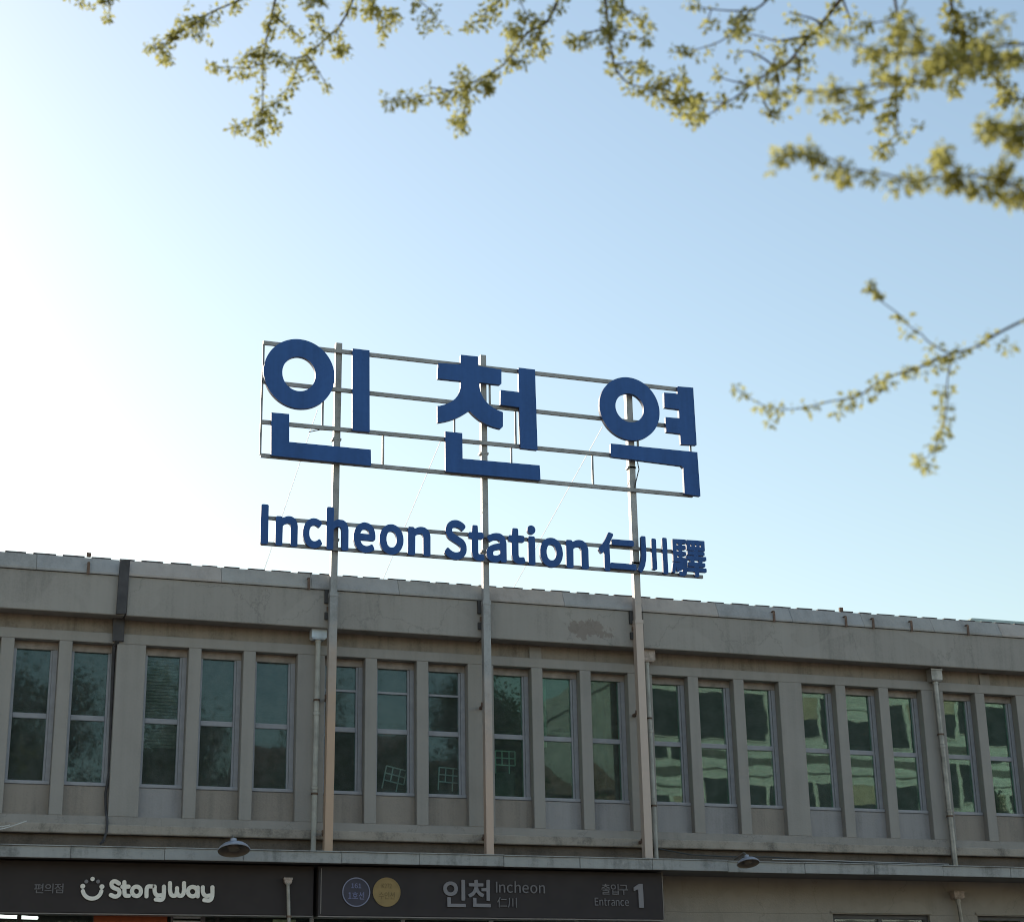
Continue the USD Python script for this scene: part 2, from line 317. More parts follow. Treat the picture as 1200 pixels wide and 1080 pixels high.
# fascia slabs with open joints, coping sheets above
seams = [XL-.1] + [P0+PER*k+(.09 if k == 0 else .2) for k in (-2, 0, 2, 3, 6)] + [XR+.1]
seams = [s-(.02 if i else 0) for i, s in enumerate(seams)]
tints = ['a', 'b', 'c', 'd', 'a', 'c']
for i, (a, b) in enumerate(zip(seams, seams[1:])):
    g = .022 if b < XR else 0
    part(st, 'fascia_slab', box(a, b-g, fascia_front, .05, ZF0, ZF1, .01), 'fascia_flaked' if a < PC[0] < b else 'fascia_paint')
    if g: part(st, 'joint_filler', box(b-g-.001, b+.001, fascia_front+.045, .04, ZF0+.01, ZF1-.005), 'seam_black')
    n = max(2, round((b-a)/1.3))
    for q in range(n):
        u0, u1 = a+(b-a)*q/n, a+(b-a)*(q+1)/n
        prof = [(fascia_front-.022, ZF1+.002), (fascia_front-.022, ZF1+.03), (fascia_front+.085, ZC1), (.4, ZC1+.03), (.4, ZC1+.02), (fascia_front+.095, ZC1-.012), (fascia_front-.008, ZF1+.026), (fascia_front-.008, ZF1+.002)]
        part(st, 'coping_sheet', prism(prof, u0+.003, u1-.003+rng.uniform(0, .002)), 'coping_'+('abcd'[int(rng.integers(4))]))
part(st, 'coping_backing', prism([(fascia_front+.03, ZF1+.001), (fascia_front+.11, ZC1-.03), (.39, ZC1-.005), (.39, ZF1+.001)], XL, XR), 'deck_dark')
x = XL
while x < XR:                                    # upturned ends of the ribbed roof sheets along the edge
    L = rng.uniform(.26, .44)
    part(st, 'roof_sheet_end', box(x, x+L*.72, fascia_front+.10, .5, ZC1+.011, ZC1+.019+rng.uniform(0, .007)), 'deck_dark')
    x += L*rng.uniform(.9, 1.12)
for px, py in ((104, 660), (362, 679), (907, 720), (991, 722), (1023, 725), (1068, 730), (1134, 733)):
    b = at(px, py, fascia_front-.03)
    part(st, 'coping_strap', cat(box(b[0]-.018, b[0]+.018, fascia_front-.035, fascia_front-.024, ZF1-.02, ZF1+.14), box(b[0]-.014, b[0]+.014, fascia_front-.03, fascia_front+.12, ZF1+.141, ZF1+.155),
                                  ), 'rust')
    if px in (104, 991): part(st, 'strap_hook', box(b[0]-.02, b[0]+.035, fascia_front+.09, fascia_front+.13, ZC1+.02, ZC1+.075), 'rust')
# canopy over the pavement: slab, sheet-metal edge in lengths, soffit
part(st, 'canopy_slab', box(XL, XR, -.675, .054, 4.355, 4.42), 'soffit_paint')
x, i = XL, 0
while x < XR:
    L = min(rng.uniform(.95, 1.3), XR-x)
    dz = rng.uniform(-.006, .006)
    part(st, 'canopy_edge', box(x+.002, x+L-.002, -.70+rng.uniform(-.004, .004), -.676, 4.347+dz, 4.487+dz, .004), 'canopy_metal')
    part(st, 'canopy_capping', box(x+.002, x+L-.002, -.715, -.60, 4.490+dz, 4.502+dz), 'canopy_metal')
    x += L
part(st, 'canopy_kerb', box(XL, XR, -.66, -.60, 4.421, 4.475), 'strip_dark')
# ground floor front
xs0 = 10.36                                      # right of the station sign the wall is plain and painted
gw = [(10.9, 12.4), (13.24, 14.86), (15.68, 17.3), (18.1, 19.7)]
part(st, 'lower_wall', box(xs0, XR, .04, .30, 3.86, 4.354), 'lower_wall')
edges = [xs0] + [v for a, b in gw[1:] for v in (a, b)] + [XR]
for a, b in zip(edges[::2], edges[1::2]):
    part(st, 'lower_wall', box(a, b, .04, .30, 0, 3.858), 'lower_wall')
for a, b in gw[1:]:
    part(st, 'lower_wall', box(a+.001, b-.001, .04, .30, 0, .9), 'lower_wall')
    part(st, 'window_head_trim', box(a-.03, b+.03, .02, .045, 3.875, 3.905), 'lower_wall')
    w = part(st, 'lower_window', cat(box(a+.002, a+.06, .10, .18, .92, 3.857), box(b-.06, b-.002, .10, .18, .92, 3.857), box(a+.06, b-.06, .10, .18, 3.80, 3.857), box(a+.06, b-.06, .10, .18, .92, .98), box((a+b)/2-.03, (a+b)/2+.03, .101, .179, .98, 3.80)), 'dark_frame')
    part(w, 'pane', box(a+.061, (a+b)/2-.031, .14, .146, .981, 3.799), 'shop_glass'); part(w, 'pane', box((a+b)/2+.031, b-.061, .14, .146, .981, 3.799), 'shop_glass')
# shop and entrance fronts under the two sign boards (left)
part(st, 'shop_header', box(XL, xs0-.001, .0, .30, 3.80, 4.354), 'soffit_paint')
x = XL+.02; i = 0
while x < xs0-1.0:
    w = part(st, 'shop_window', cat(box(x, x+.05, .05, .12, .02, 3.798), box(x+.05, x+1.25, .051, .119, 3.74, 3.798), box(x+.05, x+1.25, .051, .119, .02, .12)), 'white_metal' if x > 5.3 else 'dark_frame')
    part(w, 'pane', box(x+.051, x+1.249, .08, .086, .121, 3.739), 'shop_glass')
    x += 1.25; i += 1
part(st, 'shop_back_wall', box(XL+.3, xs0, 4.0, 4.1, 0, 4.3), 'room_wall')
part(st, 'lower_partition', box(xs0, xs0+.1, .31, 4.0, 0, 4.3), 'room_wall')
o0, o1 = at(110, 1072, -.02), at(196, 1072, -.02)
part(st, 'orange_header_panel', box(o0[0], o1[0], -.03, -.004, 3.20, 3.73), 'orange_panel')
l0, l1 = at(203, 1074, -.02), at(235, 1074, -.02)
for q in range(5): part(st, 'vent_slat', box(l0[0], l1[0], -.03, -.004, 3.69-.055*q, 3.715-.055*q), 'white_metal')
part(st, 'vent_frame', cat(box(l0[0]-.03, l0[0]-.002, -.035, -.003, 3.2, 3.74), box(l1[0]+.002, l1[0]+.06, -.035, -.003, 3.2, 3.74)), 'letter_grey')
g0, g1 = at(320, 1075, -.02), at(347, 1075, -.02)
part(st, 'green_poster', box(g0[0], g1[0], -.02, -.004, 3.1, 3.69), 'poster_green')

# ------------------------------------------------------------------ things behind the windows and lamps in the shop
for n, (u0, u1, v0, v1) in enumerate([(0, 50, 1066, 1070), (0, 44, 1072, 1076)]):
    a, b = at(u0-30, v0, 1.0), at(u1, v0+3, 1.3)
    single('shop_lamp', tube([a, a*.5+b*.5, b], .022, 8), 'shop_tube', ['upper glowing white tube lamp in the shop under the sign', 'lower glowing white tube lamp in the shop under the sign'][n], 'lamp', 'tube lamps in the shop')
def curtain(x0, x1, z0, z1, y, label, m='curtain'):
    n = 28; xs = np.linspace(x0, x1, n); ys = y+.03*np.sin(np.linspace(0, 22, n)+x0)
    f = np.vstack([np.c_[xs, ys, np.full(n, z1)], np.c_[xs, ys, np.full(n, z0)], np.c_[xs, ys+.006, np.full(n, z1)], np.c_[xs, ys+.006, np.full(n, z0)]])
    F = [q for i in range(n-1) for q in ([i, n+i, n+i+1], [i, n+i+1, i+1], [2*n+i, 3*n+i+1, 3*n+i], [2*n+i, 2*n+i+1, 3*n+i+1])]
    single('window_curtain', trimesh.Trimesh(f, F, process=False), m, label, 'curtain', smooth=True)
def opn(k, j): x = P0+PER*k+WID+(j-1)*(OPN+NAR); return x, x+OPN
a, b = opn(2, 3); curtain(a+.16, b+.1, 5.2, 7.3, .45, 'reddish brown curtain inside the window left of the right sign pole')
a, b = opn(2, 2); curtain(a-.05, a+.22, 6.2, 7.3, .5, 'pale green curtain inside the window right of the middle sign pole', 'curtain_pale')
a, b = opn(0, 1); single('window_blind', cat([box(a+.02, b, .40, .408, 5.95+.045*i, 5.985+.045*i) for i in range(29)]), 'blind', 'brown slatted blind half drawn in the window beside the wide pilaster with the black duct', 'blind')
def rack(px, py, tilt, label):
    c = at(px, py, .42); r = .009
    t = thing('wire_rack', label, 'rack', (c[0], .42, 4.72), 'white racks behind the windows')
    def W(x, z): return np.array([c[0]+x*math.cos(tilt)-z*math.sin(tilt), .42+.05*x, c[2]+z*math.cos(tilt)+x*math.sin(tilt)])
    for z in (-.10, 0.0, .10): part(t, 'bar', tube([W(-.15, z), W(0, z), W(.15, z)], r, 6), 'white_metal')
    for x in (-.15, -.05, .06, .15): part(t, 'rod', tube([W(x, -.22 if x in (-.15, .06) else -.1), W(x, 0), W(x, .10)], r, 6), 'white_metal')
    part(t, 'stand', box(c[0]-.15, c[0]+.15, .44, .47, 4.73, c[2]-.2), 'dark_frame')
rack(463, 908, -.2, 'white wire rack behind the second window right of the left sign pole')
rack(526, 908, -.05, 'white wire rack behind the window left of the middle sign pole')
rack(592, 888, 0, 'white wire rack behind the window just right of the middle sign pole')

# ------------------------------------------------------------------ the sign on the roof
YL0, YL1 = -.455, -.388                          # letters, front and back
sg = thing('rooftop_sign', 'large blue station name lettering on three tall steel poles above the roof', 'sign', (7.9, -.3, 4.42))
poles = [((396.7, 403), (384.2, 985), .092, 'pole_left'), ((565.3, 417), (573.2, 990), .088, 'pole_middle'), ((735.6, 455), (758.5, 990), .098, 'pole_right')]
pole_x = []
for (tu, tv), (bu, bv), w, m in poles:
    a, b = at(tu, tv, -.3), at(bu, bv, -.3)
    def seg(p, q, w2): 
        h = w2/2
        v = np.array([[c[0]+sx*h, -.297+(h if sy else -h), c[2]] for c in (p, q) for sx in (-1, 1) for sy in (0, 1)])
        return trimesh.convex.convex_hull(v)
    b = b + (a-b)*((4.42-b[2])/(a[2]-b[2]))
    mid = b + (a-b)*.49
    p_ = part(sg, 'pole', seg(mid, a, w), m)
    part(p_, 'lower_section', seg(b, mid-(a-b)*.0006, w+.018), m)
    part(p_, 'collar', seg(mid-(a-b)*.004, mid+(a-b)*.004, w+.03), m)
    part(p_, 'base_plate', box(b[0]-.12, b[0]+.12, -.42, -.2, 4.421, 4.436), 'rust')
    for z in (7.85, 6.62, 4.80):
        c = b + (a-b)*((z-b[2])/(a[2]-b[2]))
        yb = fascia_front-.002 if z > 7.5 else -.002
        part(p_, 'wall_bracket', cat(box(c[0]-.075, c[0]+.075, -.26, -.245, z-.03, z+.03), box(c[0]-.02, c[0]+.02, -.246, yb, z-.02, z+.02)), 'rust')
    z = 8.02; c = b + (a-b)*((z-b[2])/(a[2]-b[2]))
    part(p_, 'strap_clip', box(c[0]-.105, c[0]-.055, -.262, fascia_front-.001, 7.93, 8.12), 'seam_black')
    part(p_, 'strap_clip', box(c[0]-.10, c[0]-.06, -.255, fascia_front-.001, 7.70, 7.80), 'seam_black')
    pole_x.append((a, b))
def rail(p, q, name='rail', h=.028, y0=-.386, y1=-.347, m='rail_steel', label=None):
    a, b = at(*p, -.386), at(*q, -.386)
    v = np.array([[c[0], y, c[2]+s*h] for c in (a, b) for y in (y0, y1) for s in (-1, 1)])
    return part(sg, name, trimesh.convex.convex_hull(v), m, label=label)
rail((308.5, 401.0), (800, 456.4)); rail((308, 446.5), (800, 500.3)); rail((306.3, 493.7), (760, 537.0)); rail((305.5, 533.0), (812, 580.2))
rail((306, 605.6), (789, 645.8), h=.024); rail((305.5, 636.0), (824, 675.5), h=.024)
def strut(u0, v0, u1, v1, h=.014):
    a, b = at(u0, v0, -.366), at(u1, v1, -.366)
    part(sg, 'strut', box(a[0]-h, a[0]+h, -.374, -.352, min(a[2], b[2]), max(a[2], b[2])), 'rail_steel')
for s in ((309.3, 401, 308.3, 449), (307.5, 446, 306.5, 533), (378.7, 455, 378.7, 500), (449, 510, 449, 545), (532.2, 475, 532.2, 516), (573.5, 430, 573.5, 476), (603.8, 480, 604, 523), (599, 525, 599, 560),
          (694, 533, 695.5, 570), (746.5, 496, 746.8, 536), (808, 502, 808, 536)): strut(*s)
for (a, b), v in zip(pole_x, ((505, 637), (523, 662), (537, 672))):       # clamps where rails cross the poles
    for z in (10.35, 8.86):
        c = b + (a-b)*((z-b[2])/(a[2]-b[2]))
        part(sg, 'clamp', box(c[0]-.07, c[0]+.062, -.346, -.24, z-.045, z-.015), 'rail_steel')
def zz(x0, y0, s, pts): return [(x0+a/s, y0+b/s) for a, b in pts]
def ellipse(x0, y0, s, l, t, r, b, n=72):
    L, Tp, R, B = (np.array(q) for q in pix_poly(zz(x0, y0, s, [l, t, r, b]), YL0))
    cx, cz, rx, rz = (L[0]+R[0])/2, (Tp[1]+B[1])/2, (R[0]-L[0])/2, (Tp[1]-B[1])/2
    g = np.linspace(0, 2*np.pi, n, endpoint=False)
    return Polygon(np.c_[cx+rx*np.cos(g), cz+rz*np.sin(g)])
def curve(p0, p1, p2, n=9): return [tuple((1-t)**2*np.array(p0)+2*t*(1-t)*np.array(p1)+t*t*np.array(p2)) for t in np.linspace(0, 1, n)]
def channel(name, shapes, label, parent=sg, y0=YL0, y1=YL1, face='letter_blue', edge='letter_edge'):
    """A built-up letter: a painted face plate on a box of the same outline."""
    u = unary_union(shapes) if isinstance(shapes, list) else shapes
    p = part(parent, name, slab(u, y0, y0+.010), face, label=label)
    part(p, 'return', slab(u.buffer(-.002), y0+.011, y1), edge)
    return p
A, B, Cc = (300, 385, 6.35), (500, 405, 6.353), (690, 425, 6.35)
ring = ellipse(*A, (57, 318), (308, 77), (585, 345), (335, 596)).difference(ellipse(*A, (196, 325), (312, 207), (444, 345), (330, 466)))
bar = Polygon(pix_poly(zz(*A, [(718, 147), (845, 162), (847, 768), (718, 757)]), YL0))
nie = Polygon(pix_poly(zz(*A, [(114, 623), (247, 635), (247, 842), (855, 900), (856, 1019), (113, 942)]), YL0))
channel('korean_letter', [ring, bar, nie], 'blue letter 인, first of the large row')
chi = [(254, 67), (382, 81), (382, 150), (557, 178), (557, 283), (545, 291), (392, 272)] + curve((392, 290), (405, 440), (568, 494)) + [(568, 602), (552, 618)] + curve((545, 617), (410, 590), (318, 484)) + curve((316, 484), (215, 560), (81, 572))[1:] + [(80, 447)] + curve((95, 448), (250, 420), (256, 285)) + [(254, 262), (82, 244), (86, 128), (254, 139)]
chi = Polygon(pix_poly(zz(*B, chi), YL0)).buffer(0)
eo = Polygon(pix_poly(zz(*B, [(684, 163), (807, 178), (826, 776), (700, 762), (690, 458), (549, 438), (551, 329), (688, 345)]), YL0))
nie = Polygon(pix_poly(zz(*B, [(138, 637), (265, 650), (268, 840), (842, 890), (848, 1001), (143, 936)]), YL0))
channel('korean_letter', [chi, eo, nie], 'blue letter 천, middle of the large row')
ring = ellipse(*Cc, (79, 310), (262, 105), (527, 370), (345, 579)).difference(ellipse(*Cc, (199, 330), (285, 226), (411, 352), (330, 444)))
yeo = Polygon(pix_poly(zz(*Cc, [(660, 175), (777, 185), (803, 612), (687, 606), (680, 527), (577, 514), (571, 404), (674, 412), (671, 346), (563, 332), (560, 221), (662, 230)]), YL0))
gi = Polygon(pix_poly(zz(*Cc, [(163, 600), (808, 665), (831, 992), (714, 974), (704, 782), (690, 766), (166, 698)]), YL0))
channel('korean_letter', [ring, yeo, gi], 'blue letter 역, last of the large row')
# subtitle, glyph outlines as integer rings (400 units to the em)
GL = json.loads(r'''{"bI":[[[26,293,30,303,40,307,80,306,87,303,90,296,91,0,88,-9,80,-13,37,-13,30,-10,27,-3]]],"bn":[[[23,217,26,226,33,230,68,231,78,226,81,214,95,223,117,233,135,237,153,237,176,232,201,216,217,189,224,157,224,0,219,-11,211,-14,173,-14,165,-11,161,-5,159,149,153,169,146,175,135,177,113,172,88,152,86,-6,82,-11,74,-14,36,-14,26,-9,23,0]]],"bc":[[[8,128,13,153,27,184,50,211,69,223,90,232,115,237,149,234,177,223,194,212,202,199,200,190,183,166,175,161,166,161,144,174,130,178,113,176,99,170,86,157,77,138,73,120,73,97,76,80,84,63,100,46,114,41,132,40,154,48,171,60,181,60,189,55,205,29,205,16,183,-2,163,-12,140,-18,112,-19,96,-16,66,-5,38,16,26,33,18,48,8,84]]],"bh":[[[37,-14,27,-10,23,0,23,320,26,328,34,332,74,333,84,328,88,319,87,218,110,231,126,235,163,235,176,232,193,223,206,210,215,194,224,156,224,-1,220,-10,211,-14,173,-14,166,-11,162,-6,160,141,158,155,154,167,149,173,130,177,112,172,88,152,86,-6,82,-11,75,-14]]],"be":[[[8,128,14,156,27,184,49,211,67,223,90,233,109,237,143,234,171,223,195,203,212,169,219,130,218,101,214,92,203,86,73,86,77,73,85,58,97,47,111,41,127,38,140,39,157,43,178,54,190,53,195,49,209,23,208,11,202,4,178,-9,137,-19,98,-16,66,-4,40,15,18,49,8,85],[78,153,73,140,158,140,154,157,146,170,133,178,118,180,103,177,90,169]]],"bo":[[[8,128,12,150,26,183,36,198,56,216,81,230,108,236,132,237,155,232,177,222,196,209,214,187,224,169,232,142,236,114,235,89,230,66,222,45,210,24,193,6,177,-4,155,-14,132,-19,110,-19,91,-15,67,-5,52,4,33,23,23,40,12,67,9,83],[73,96,82,64,89,54,103,43,115,40,127,40,138,43,150,50,164,71,170,99,170,119,167,135,155,162,142,173,125,178,107,176,92,167,83,155,77,140,73,121]]],"bS":[[[10,28,6,35,7,45,28,71,36,76,48,75,65,61,88,48,102,44,122,41,142,44,157,50,165,58,169,70,168,85,161,97,140,109,61,146,42,161,31,176,21,201,19,231,25,254,38,276,55,291,75,302,93,308,114,312,137,312,162,307,191,295,210,283,222,271,224,258,219,248,199,227,186,226,164,242,148,248,134,251,116,251,100,247,91,241,86,233,84,223,86,215,94,203,116,191,185,160,203,149,222,127,233,99,235,68,230,46,218,23,198,4,171,-11,143,-18,110,-19,81,-14,55,-5,30,10]]],"bt":[[[5,227,32,230,35,279,39,288,48,292,80,292,89,289,93,281,94,231,140,231,147,228,151,223,153,187,147,176,139,173,94,173,94,58,96,49,101,41,109,39,138,44,149,39,159,6,157,-3,150,-10,114,-19,85,-17,58,-6,45,6,39,17,33,34,29,57,29,173,6,174,0,178,-3,186,-2,220]]],"ba":[[[11,72,15,87,24,103,37,116,52,125,90,140,142,150,139,163,134,171,118,178,92,176,79,171,53,157,40,158,35,162,20,189,20,199,25,207,64,227,90,234,108,237,137,236,155,231,174,220,187,208,199,185,207,150,207,0,202,-11,194,-14,160,-13,152,-9,149,1,124,-12,103,-18,77,-19,53,-13,33,-1,23,11,16,24,10,44],[74,50,79,43,85,40,102,39,116,42,135,53,143,60,143,97,107,90,82,78,74,66]]],"bi":[[[18,278,18,293,23,307,31,317,42,322,61,324,73,320,85,312,92,298,94,284,88,266,77,254,65,249,47,249,32,255,23,265]],[[23,217,27,227,37,231,77,230,84,227,87,220,88,0,85,-9,77,-13,34,-13,27,-10,24,-3]]],"b仁":[[[395,-3,391,-13,382,-17,131,-17,123,-14,119,-7,118,29,122,38,132,42,382,42,390,39,394,32]],[[156,223,146,227,142,237,143,272,146,279,153,282,364,283,373,279,377,271,377,234,374,227,367,224]],[[22,133,1,166,1,177,33,213,62,254,79,284,106,342,113,348,123,349,155,338,160,330,159,318,118,233,118,-32,110,-44,72,-45,61,-35,60,151,39,130,29,129]]],"b川":[[[311,315,315,325,325,329,360,328,367,324,370,316,370,-32,366,-42,357,-46,321,-45,314,-41,311,-33]],[[177,297,181,307,191,311,225,310,232,306,235,298,235,3,231,-7,222,-11,187,-10,180,-6,177,2]],[[34,-49,0,-24,-3,-13,26,34,44,93,49,139,51,317,54,324,61,327,97,327,105,323,108,314,108,135,101,75,86,19,66,-19,45,-46]]],"b驛":[[[8,-4,23,88,27,94,36,97,56,90,79,92,84,95,104,97,107,100,34,100,27,106,26,319,29,326,170,328,178,323,179,293,176,287,131,285,131,267,164,267,171,258,171,233,168,227,131,225,131,205,163,205,169,201,170,169,164,163,131,163,131,144,169,144,170,163,176,169,258,169,258,178,196,178,189,184,188,210,192,216,258,218,258,225,189,225,183,229,181,321,185,328,375,330,383,326,383,228,376,225,305,225,305,218,370,218,377,213,378,186,374,180,305,178,305,169,386,169,393,166,393,131,387,128,356,128,355,122,346,105,371,105,376,102,379,97,378,70,370,63,305,63,305,53,385,52,391,45,391,20,388,14,305,12,305,-34,296,-41,266,-41,260,-37,258,12,183,12,177,15,175,22,167,-17,155,-34,139,-40,96,-39,91,-34,84,-11,85,-3,92,2,127,2,134,31,128,32,124,37,125,24,122,19,99,12,93,18,91,30,89,42,88,5,83,1,63,1,57,7,55,52,48,6,41,-14,29,-17,12,-9],[183,128,178,50,184,53,258,53,258,63,196,63,190,66,187,72,189,101,195,105,218,105,211,121,210,128],[254,128,264,105,298,105,309,128],[327,266,342,266,342,289,327,289],[274,266,289,266,289,289,274,289],[223,266,235,266,235,289,223,289],[68,144,89,144,89,163,68,163],[68,205,89,205,89,225,68,225],[68,267,89,267,89,285,68,285]]],"편":[[[85,83,120,83,120,4,327,4,328,-24,86,-25]],[[283,164,223,164,223,194,283,194,283,234,223,234,223,262,283,263,283,332,318,332,317,60,283,62]],[[25,115,21,145,65,145,65,274,30,274,30,303,222,303,222,274,186,274,186,150,232,154,235,127,154,118],[100,274,100,146,152,147,152,274]]],"의":[[[281,331,316,331,315,-33,281,-32]],[[26,46,22,76,150,78,258,88,262,63,173,50]],[[40,209,42,244,56,272,81,293,119,305,161,304,195,292,223,265,235,229,232,195,215,163,182,141,148,133,107,136,73,151,49,177],[74,212,82,190,100,173,121,165,147,164,166,169,187,183,197,199,201,220,194,246,180,262,160,272,129,275,106,269,86,254,76,236]]],"점":[[[283,212,213,212,212,241,283,242,283,331,318,332,318,118,283,119]],[[319,-27,82,-28,82,102,319,102],[117,1,284,1,284,74,117,74]],[[21,147,80,189,103,226,111,259,111,280,31,280,31,309,226,309,225,280,147,280,152,235,169,204,198,176,234,157,218,130,191,140,167,157,142,185,130,209,101,162,62,131,38,121]]],"인":[[[79,93,84,98,121,95,122,8,329,8,332,-26,82,-28]],[[321,66,316,61,283,61,278,66,278,331,283,336,316,336,321,331]],[[24,204,26,243,43,276,74,300,106,310,146,309,185,292,207,269,221,232,220,195,205,161,181,138,141,123,98,124,61,140,36,168],[65,216,77,182,94,168,119,161,141,164,160,174,170,185,179,209,177,233,167,252,149,266,127,272,107,270,86,260,71,241]]],"천":[[[125,8,329,8,333,-25,328,-29,85,-28,85,88,124,86]],[[279,187,209,188,206,220,279,224,279,331,285,336,318,336,323,330,319,55,279,59]],[[18,125,18,135,57,155,82,179,96,202,105,235,105,251,27,252,27,287,105,288,106,331,143,334,149,328,149,288,227,286,225,252,148,251,151,223,168,188,192,164,237,139,221,107,198,113,167,131,128,177,91,130,50,104,34,101]]],"출":[[[59,55,271,57,271,86,60,86,60,113,166,113,166,144,20,144,20,171,347,170,346,144,201,144,201,113,306,113,306,31,94,31,94,-1,316,-1,315,-29,61,-29]],[[47,186,38,213,93,221,133,237,153,253,163,271,54,273,53,301,166,301,167,334,201,334,201,301,314,301,314,273,204,273,204,269,216,250,245,231,282,219,330,212,319,186,278,191,217,212,184,242,148,211,102,194]]],"입":[[[83,118,117,119,117,75,282,75,283,119,317,119,317,-28,83,-28],[117,47,117,1,283,2,283,47]],[[282,331,317,331,316,136,282,137]],[[28,220,31,258,47,286,76,306,112,315,147,313,184,298,208,272,218,236,212,198,198,175,169,155,133,146,93,149,58,165,38,187],[61,229,69,202,83,187,106,177,133,176,157,184,173,198,183,221,183,239,176,258,161,274,137,284,115,285,87,276,72,263]]],"구":[[[165,123,20,123,19,152,259,153,268,207,270,280,61,280,60,309,305,309,304,218,295,153,348,153,348,125,200,123,199,-33,165,-32]]],"호":[[[65,148,64,166,73,190,88,205,112,217,151,226,205,227,260,215,282,202,297,184,303,160,301,142,288,118,271,105,231,91,201,88,201,39,348,39,349,10,19,10,20,39,166,39,166,87,123,94,95,105,75,122],[99,157,105,140,123,126,158,117,197,116,247,128,264,144,267,162,258,179,238,191,169,199,121,188,105,175]],[[35,278,166,279,166,326,200,326,201,279,330,279,331,251,36,250]]],"선":[[[119,5,326,4,327,-24,84,-25,85,91,119,90]],[[283,217,206,217,205,246,283,247,283,331,318,332,318,59,283,60]],[[21,139,64,165,92,199,108,242,111,310,145,310,145,251,161,205,190,171,232,146,215,119,194,127,157,156,128,202,101,155,60,120,36,111]]],"수":[[[165,98,20,98,19,127,348,127,346,98,200,98,199,-33,165,-31]],[[37,194,89,209,125,230,148,252,161,274,165,319,201,319,206,275,233,238,279,209,331,191,318,166,275,176,220,206,184,247,148,206,95,177,50,165]]],"仁":[[[382,-3,132,-4,131,28,381,29]],[[156,236,156,270,365,268,364,236]],[[14,173,73,247,116,335,148,328,105,237,104,-33,73,-31,73,187,33,141]]],"川":[[[324,315,357,315,356,-33,324,-32]],[[190,297,222,297,221,2,190,3]],[[11,-13,39,30,57,89,63,171,63,314,94,315,95,135,83,51,62,-2,38,-36]]],"I":[[[39,293,78,293,77,-1,39,0]]],"n":[[[36,217,68,218,71,188,100,212,136,224,171,220,196,202,211,156,211,-1,173,0,171,159,160,181,139,190,105,183,75,158,75,0,36,-1]]],"c":[[[21,93,20,123,28,158,44,187,69,209,102,222,135,224,160,218,189,199,171,173,134,191,113,190,92,181,67,150,59,111,66,69,84,42,101,31,126,26,150,31,177,48,194,23,178,9,132,-6,99,-4,71,6,36,40]]],"h":[[[37,-1,36,319,73,320,73,190,115,219,153,224,185,213,203,189,211,156,211,0,173,0,171,159,156,184,126,190,105,183,75,158,75,0]]],"e":[[[21,93,21,131,32,167,47,191,72,212,109,224,140,222,172,208,191,186,204,148,204,99,58,99,67,62,90,36,115,26,136,25,184,42,197,18,190,11,136,-6,81,2,43,31,28,59],[58,127,172,127,172,134,166,162,157,177,138,190,114,193,90,185,75,172,63,151]]],"o":[[[21,93,22,137,37,178,59,203,92,220,131,224,172,211,199,187,216,154,223,104,214,58,185,16,151,-2,104,-5,64,11,34,45],[59,106,68,63,88,37,111,27,142,30,164,46,180,78,183,123,177,149,166,169,149,184,129,191,102,188,85,178,72,162,62,136]]],"E":[[[39,293,210,294,209,261,78,261,78,171,189,170,188,137,78,137,78,33,213,33,215,-1,39,-1]]],"t":[[[10,215,44,218,49,279,81,279,81,218,140,218,139,186,81,186,81,54,87,37,98,28,121,26,139,31,145,1,113,-6,88,-5,65,4,50,22,42,58,42,186,10,186]]],"r":[[[36,217,68,218,72,180,91,207,114,221,141,224,157,218,150,186,122,189,105,182,88,165,75,141,74,-1,36,0]]],"a":[[[24,44,27,82,49,109,94,128,156,139,151,168,132,188,94,190,46,169,32,196,69,215,108,224,136,223,167,210,185,187,193,157,194,-1,162,-1,159,24,107,-4,67,-4,36,14],[60,52,72,32,87,26,112,27,133,36,156,54,156,112,112,105,81,93,64,77]]],"1":[[[30,30,35,35,96,35,96,244,46,245,44,274,107,298,139,297,142,35,199,34,200,-2,34,-5]]],"K":[[[39,293,78,293,78,149,199,294,243,294,153,182,257,-1,214,-1,128,150,78,92,78,-1,39,-1]]],"2":[[[16,257,53,288,92,299,139,293,173,268,189,222,181,167,149,109,77,30,202,33,203,-1,17,-1,17,23,85,87,127,140,147,182,151,218,140,249,117,265,75,263,38,234]]],"6":[[[24,97,23,178,34,226,52,261,72,281,104,296,141,299,172,291,200,270,180,245,160,260,138,267,97,257,71,224,59,174,58,151,99,179,141,182,173,170,192,150,204,116,205,73,194,38,169,9,144,-3,111,-6,67,11,46,34,34,59],[59,118,68,67,86,38,108,26,127,25,153,40,166,65,169,100,164,123,149,144,129,153,103,152,81,141]]],"7":[[[79,-1,85,78,98,138,119,194,159,261,20,261,19,293,203,294,204,270,164,211,137,146,124,81,118,0]]]}''')
def glyph_shape(key):
    out = []
    for rings in GL[key]:
        rr = [np.array(r).reshape(-1, 2) for r in rings]
        out.append(Polygon(rr[0], rr[1:]).buffer(0))
    return unary_union(out)
def fit(key, x0, x1, z0, z1, shear=0.0):
    g = glyph_shape(key); a, b, c, d = g.bounds
    sx, sz = (x1-x0)/(c-a), (z1-z0)/(d-b)
    return affinity.affine_transform(g, [sx, 0, 0, sz, x0-a*sx, z0-b*sz])
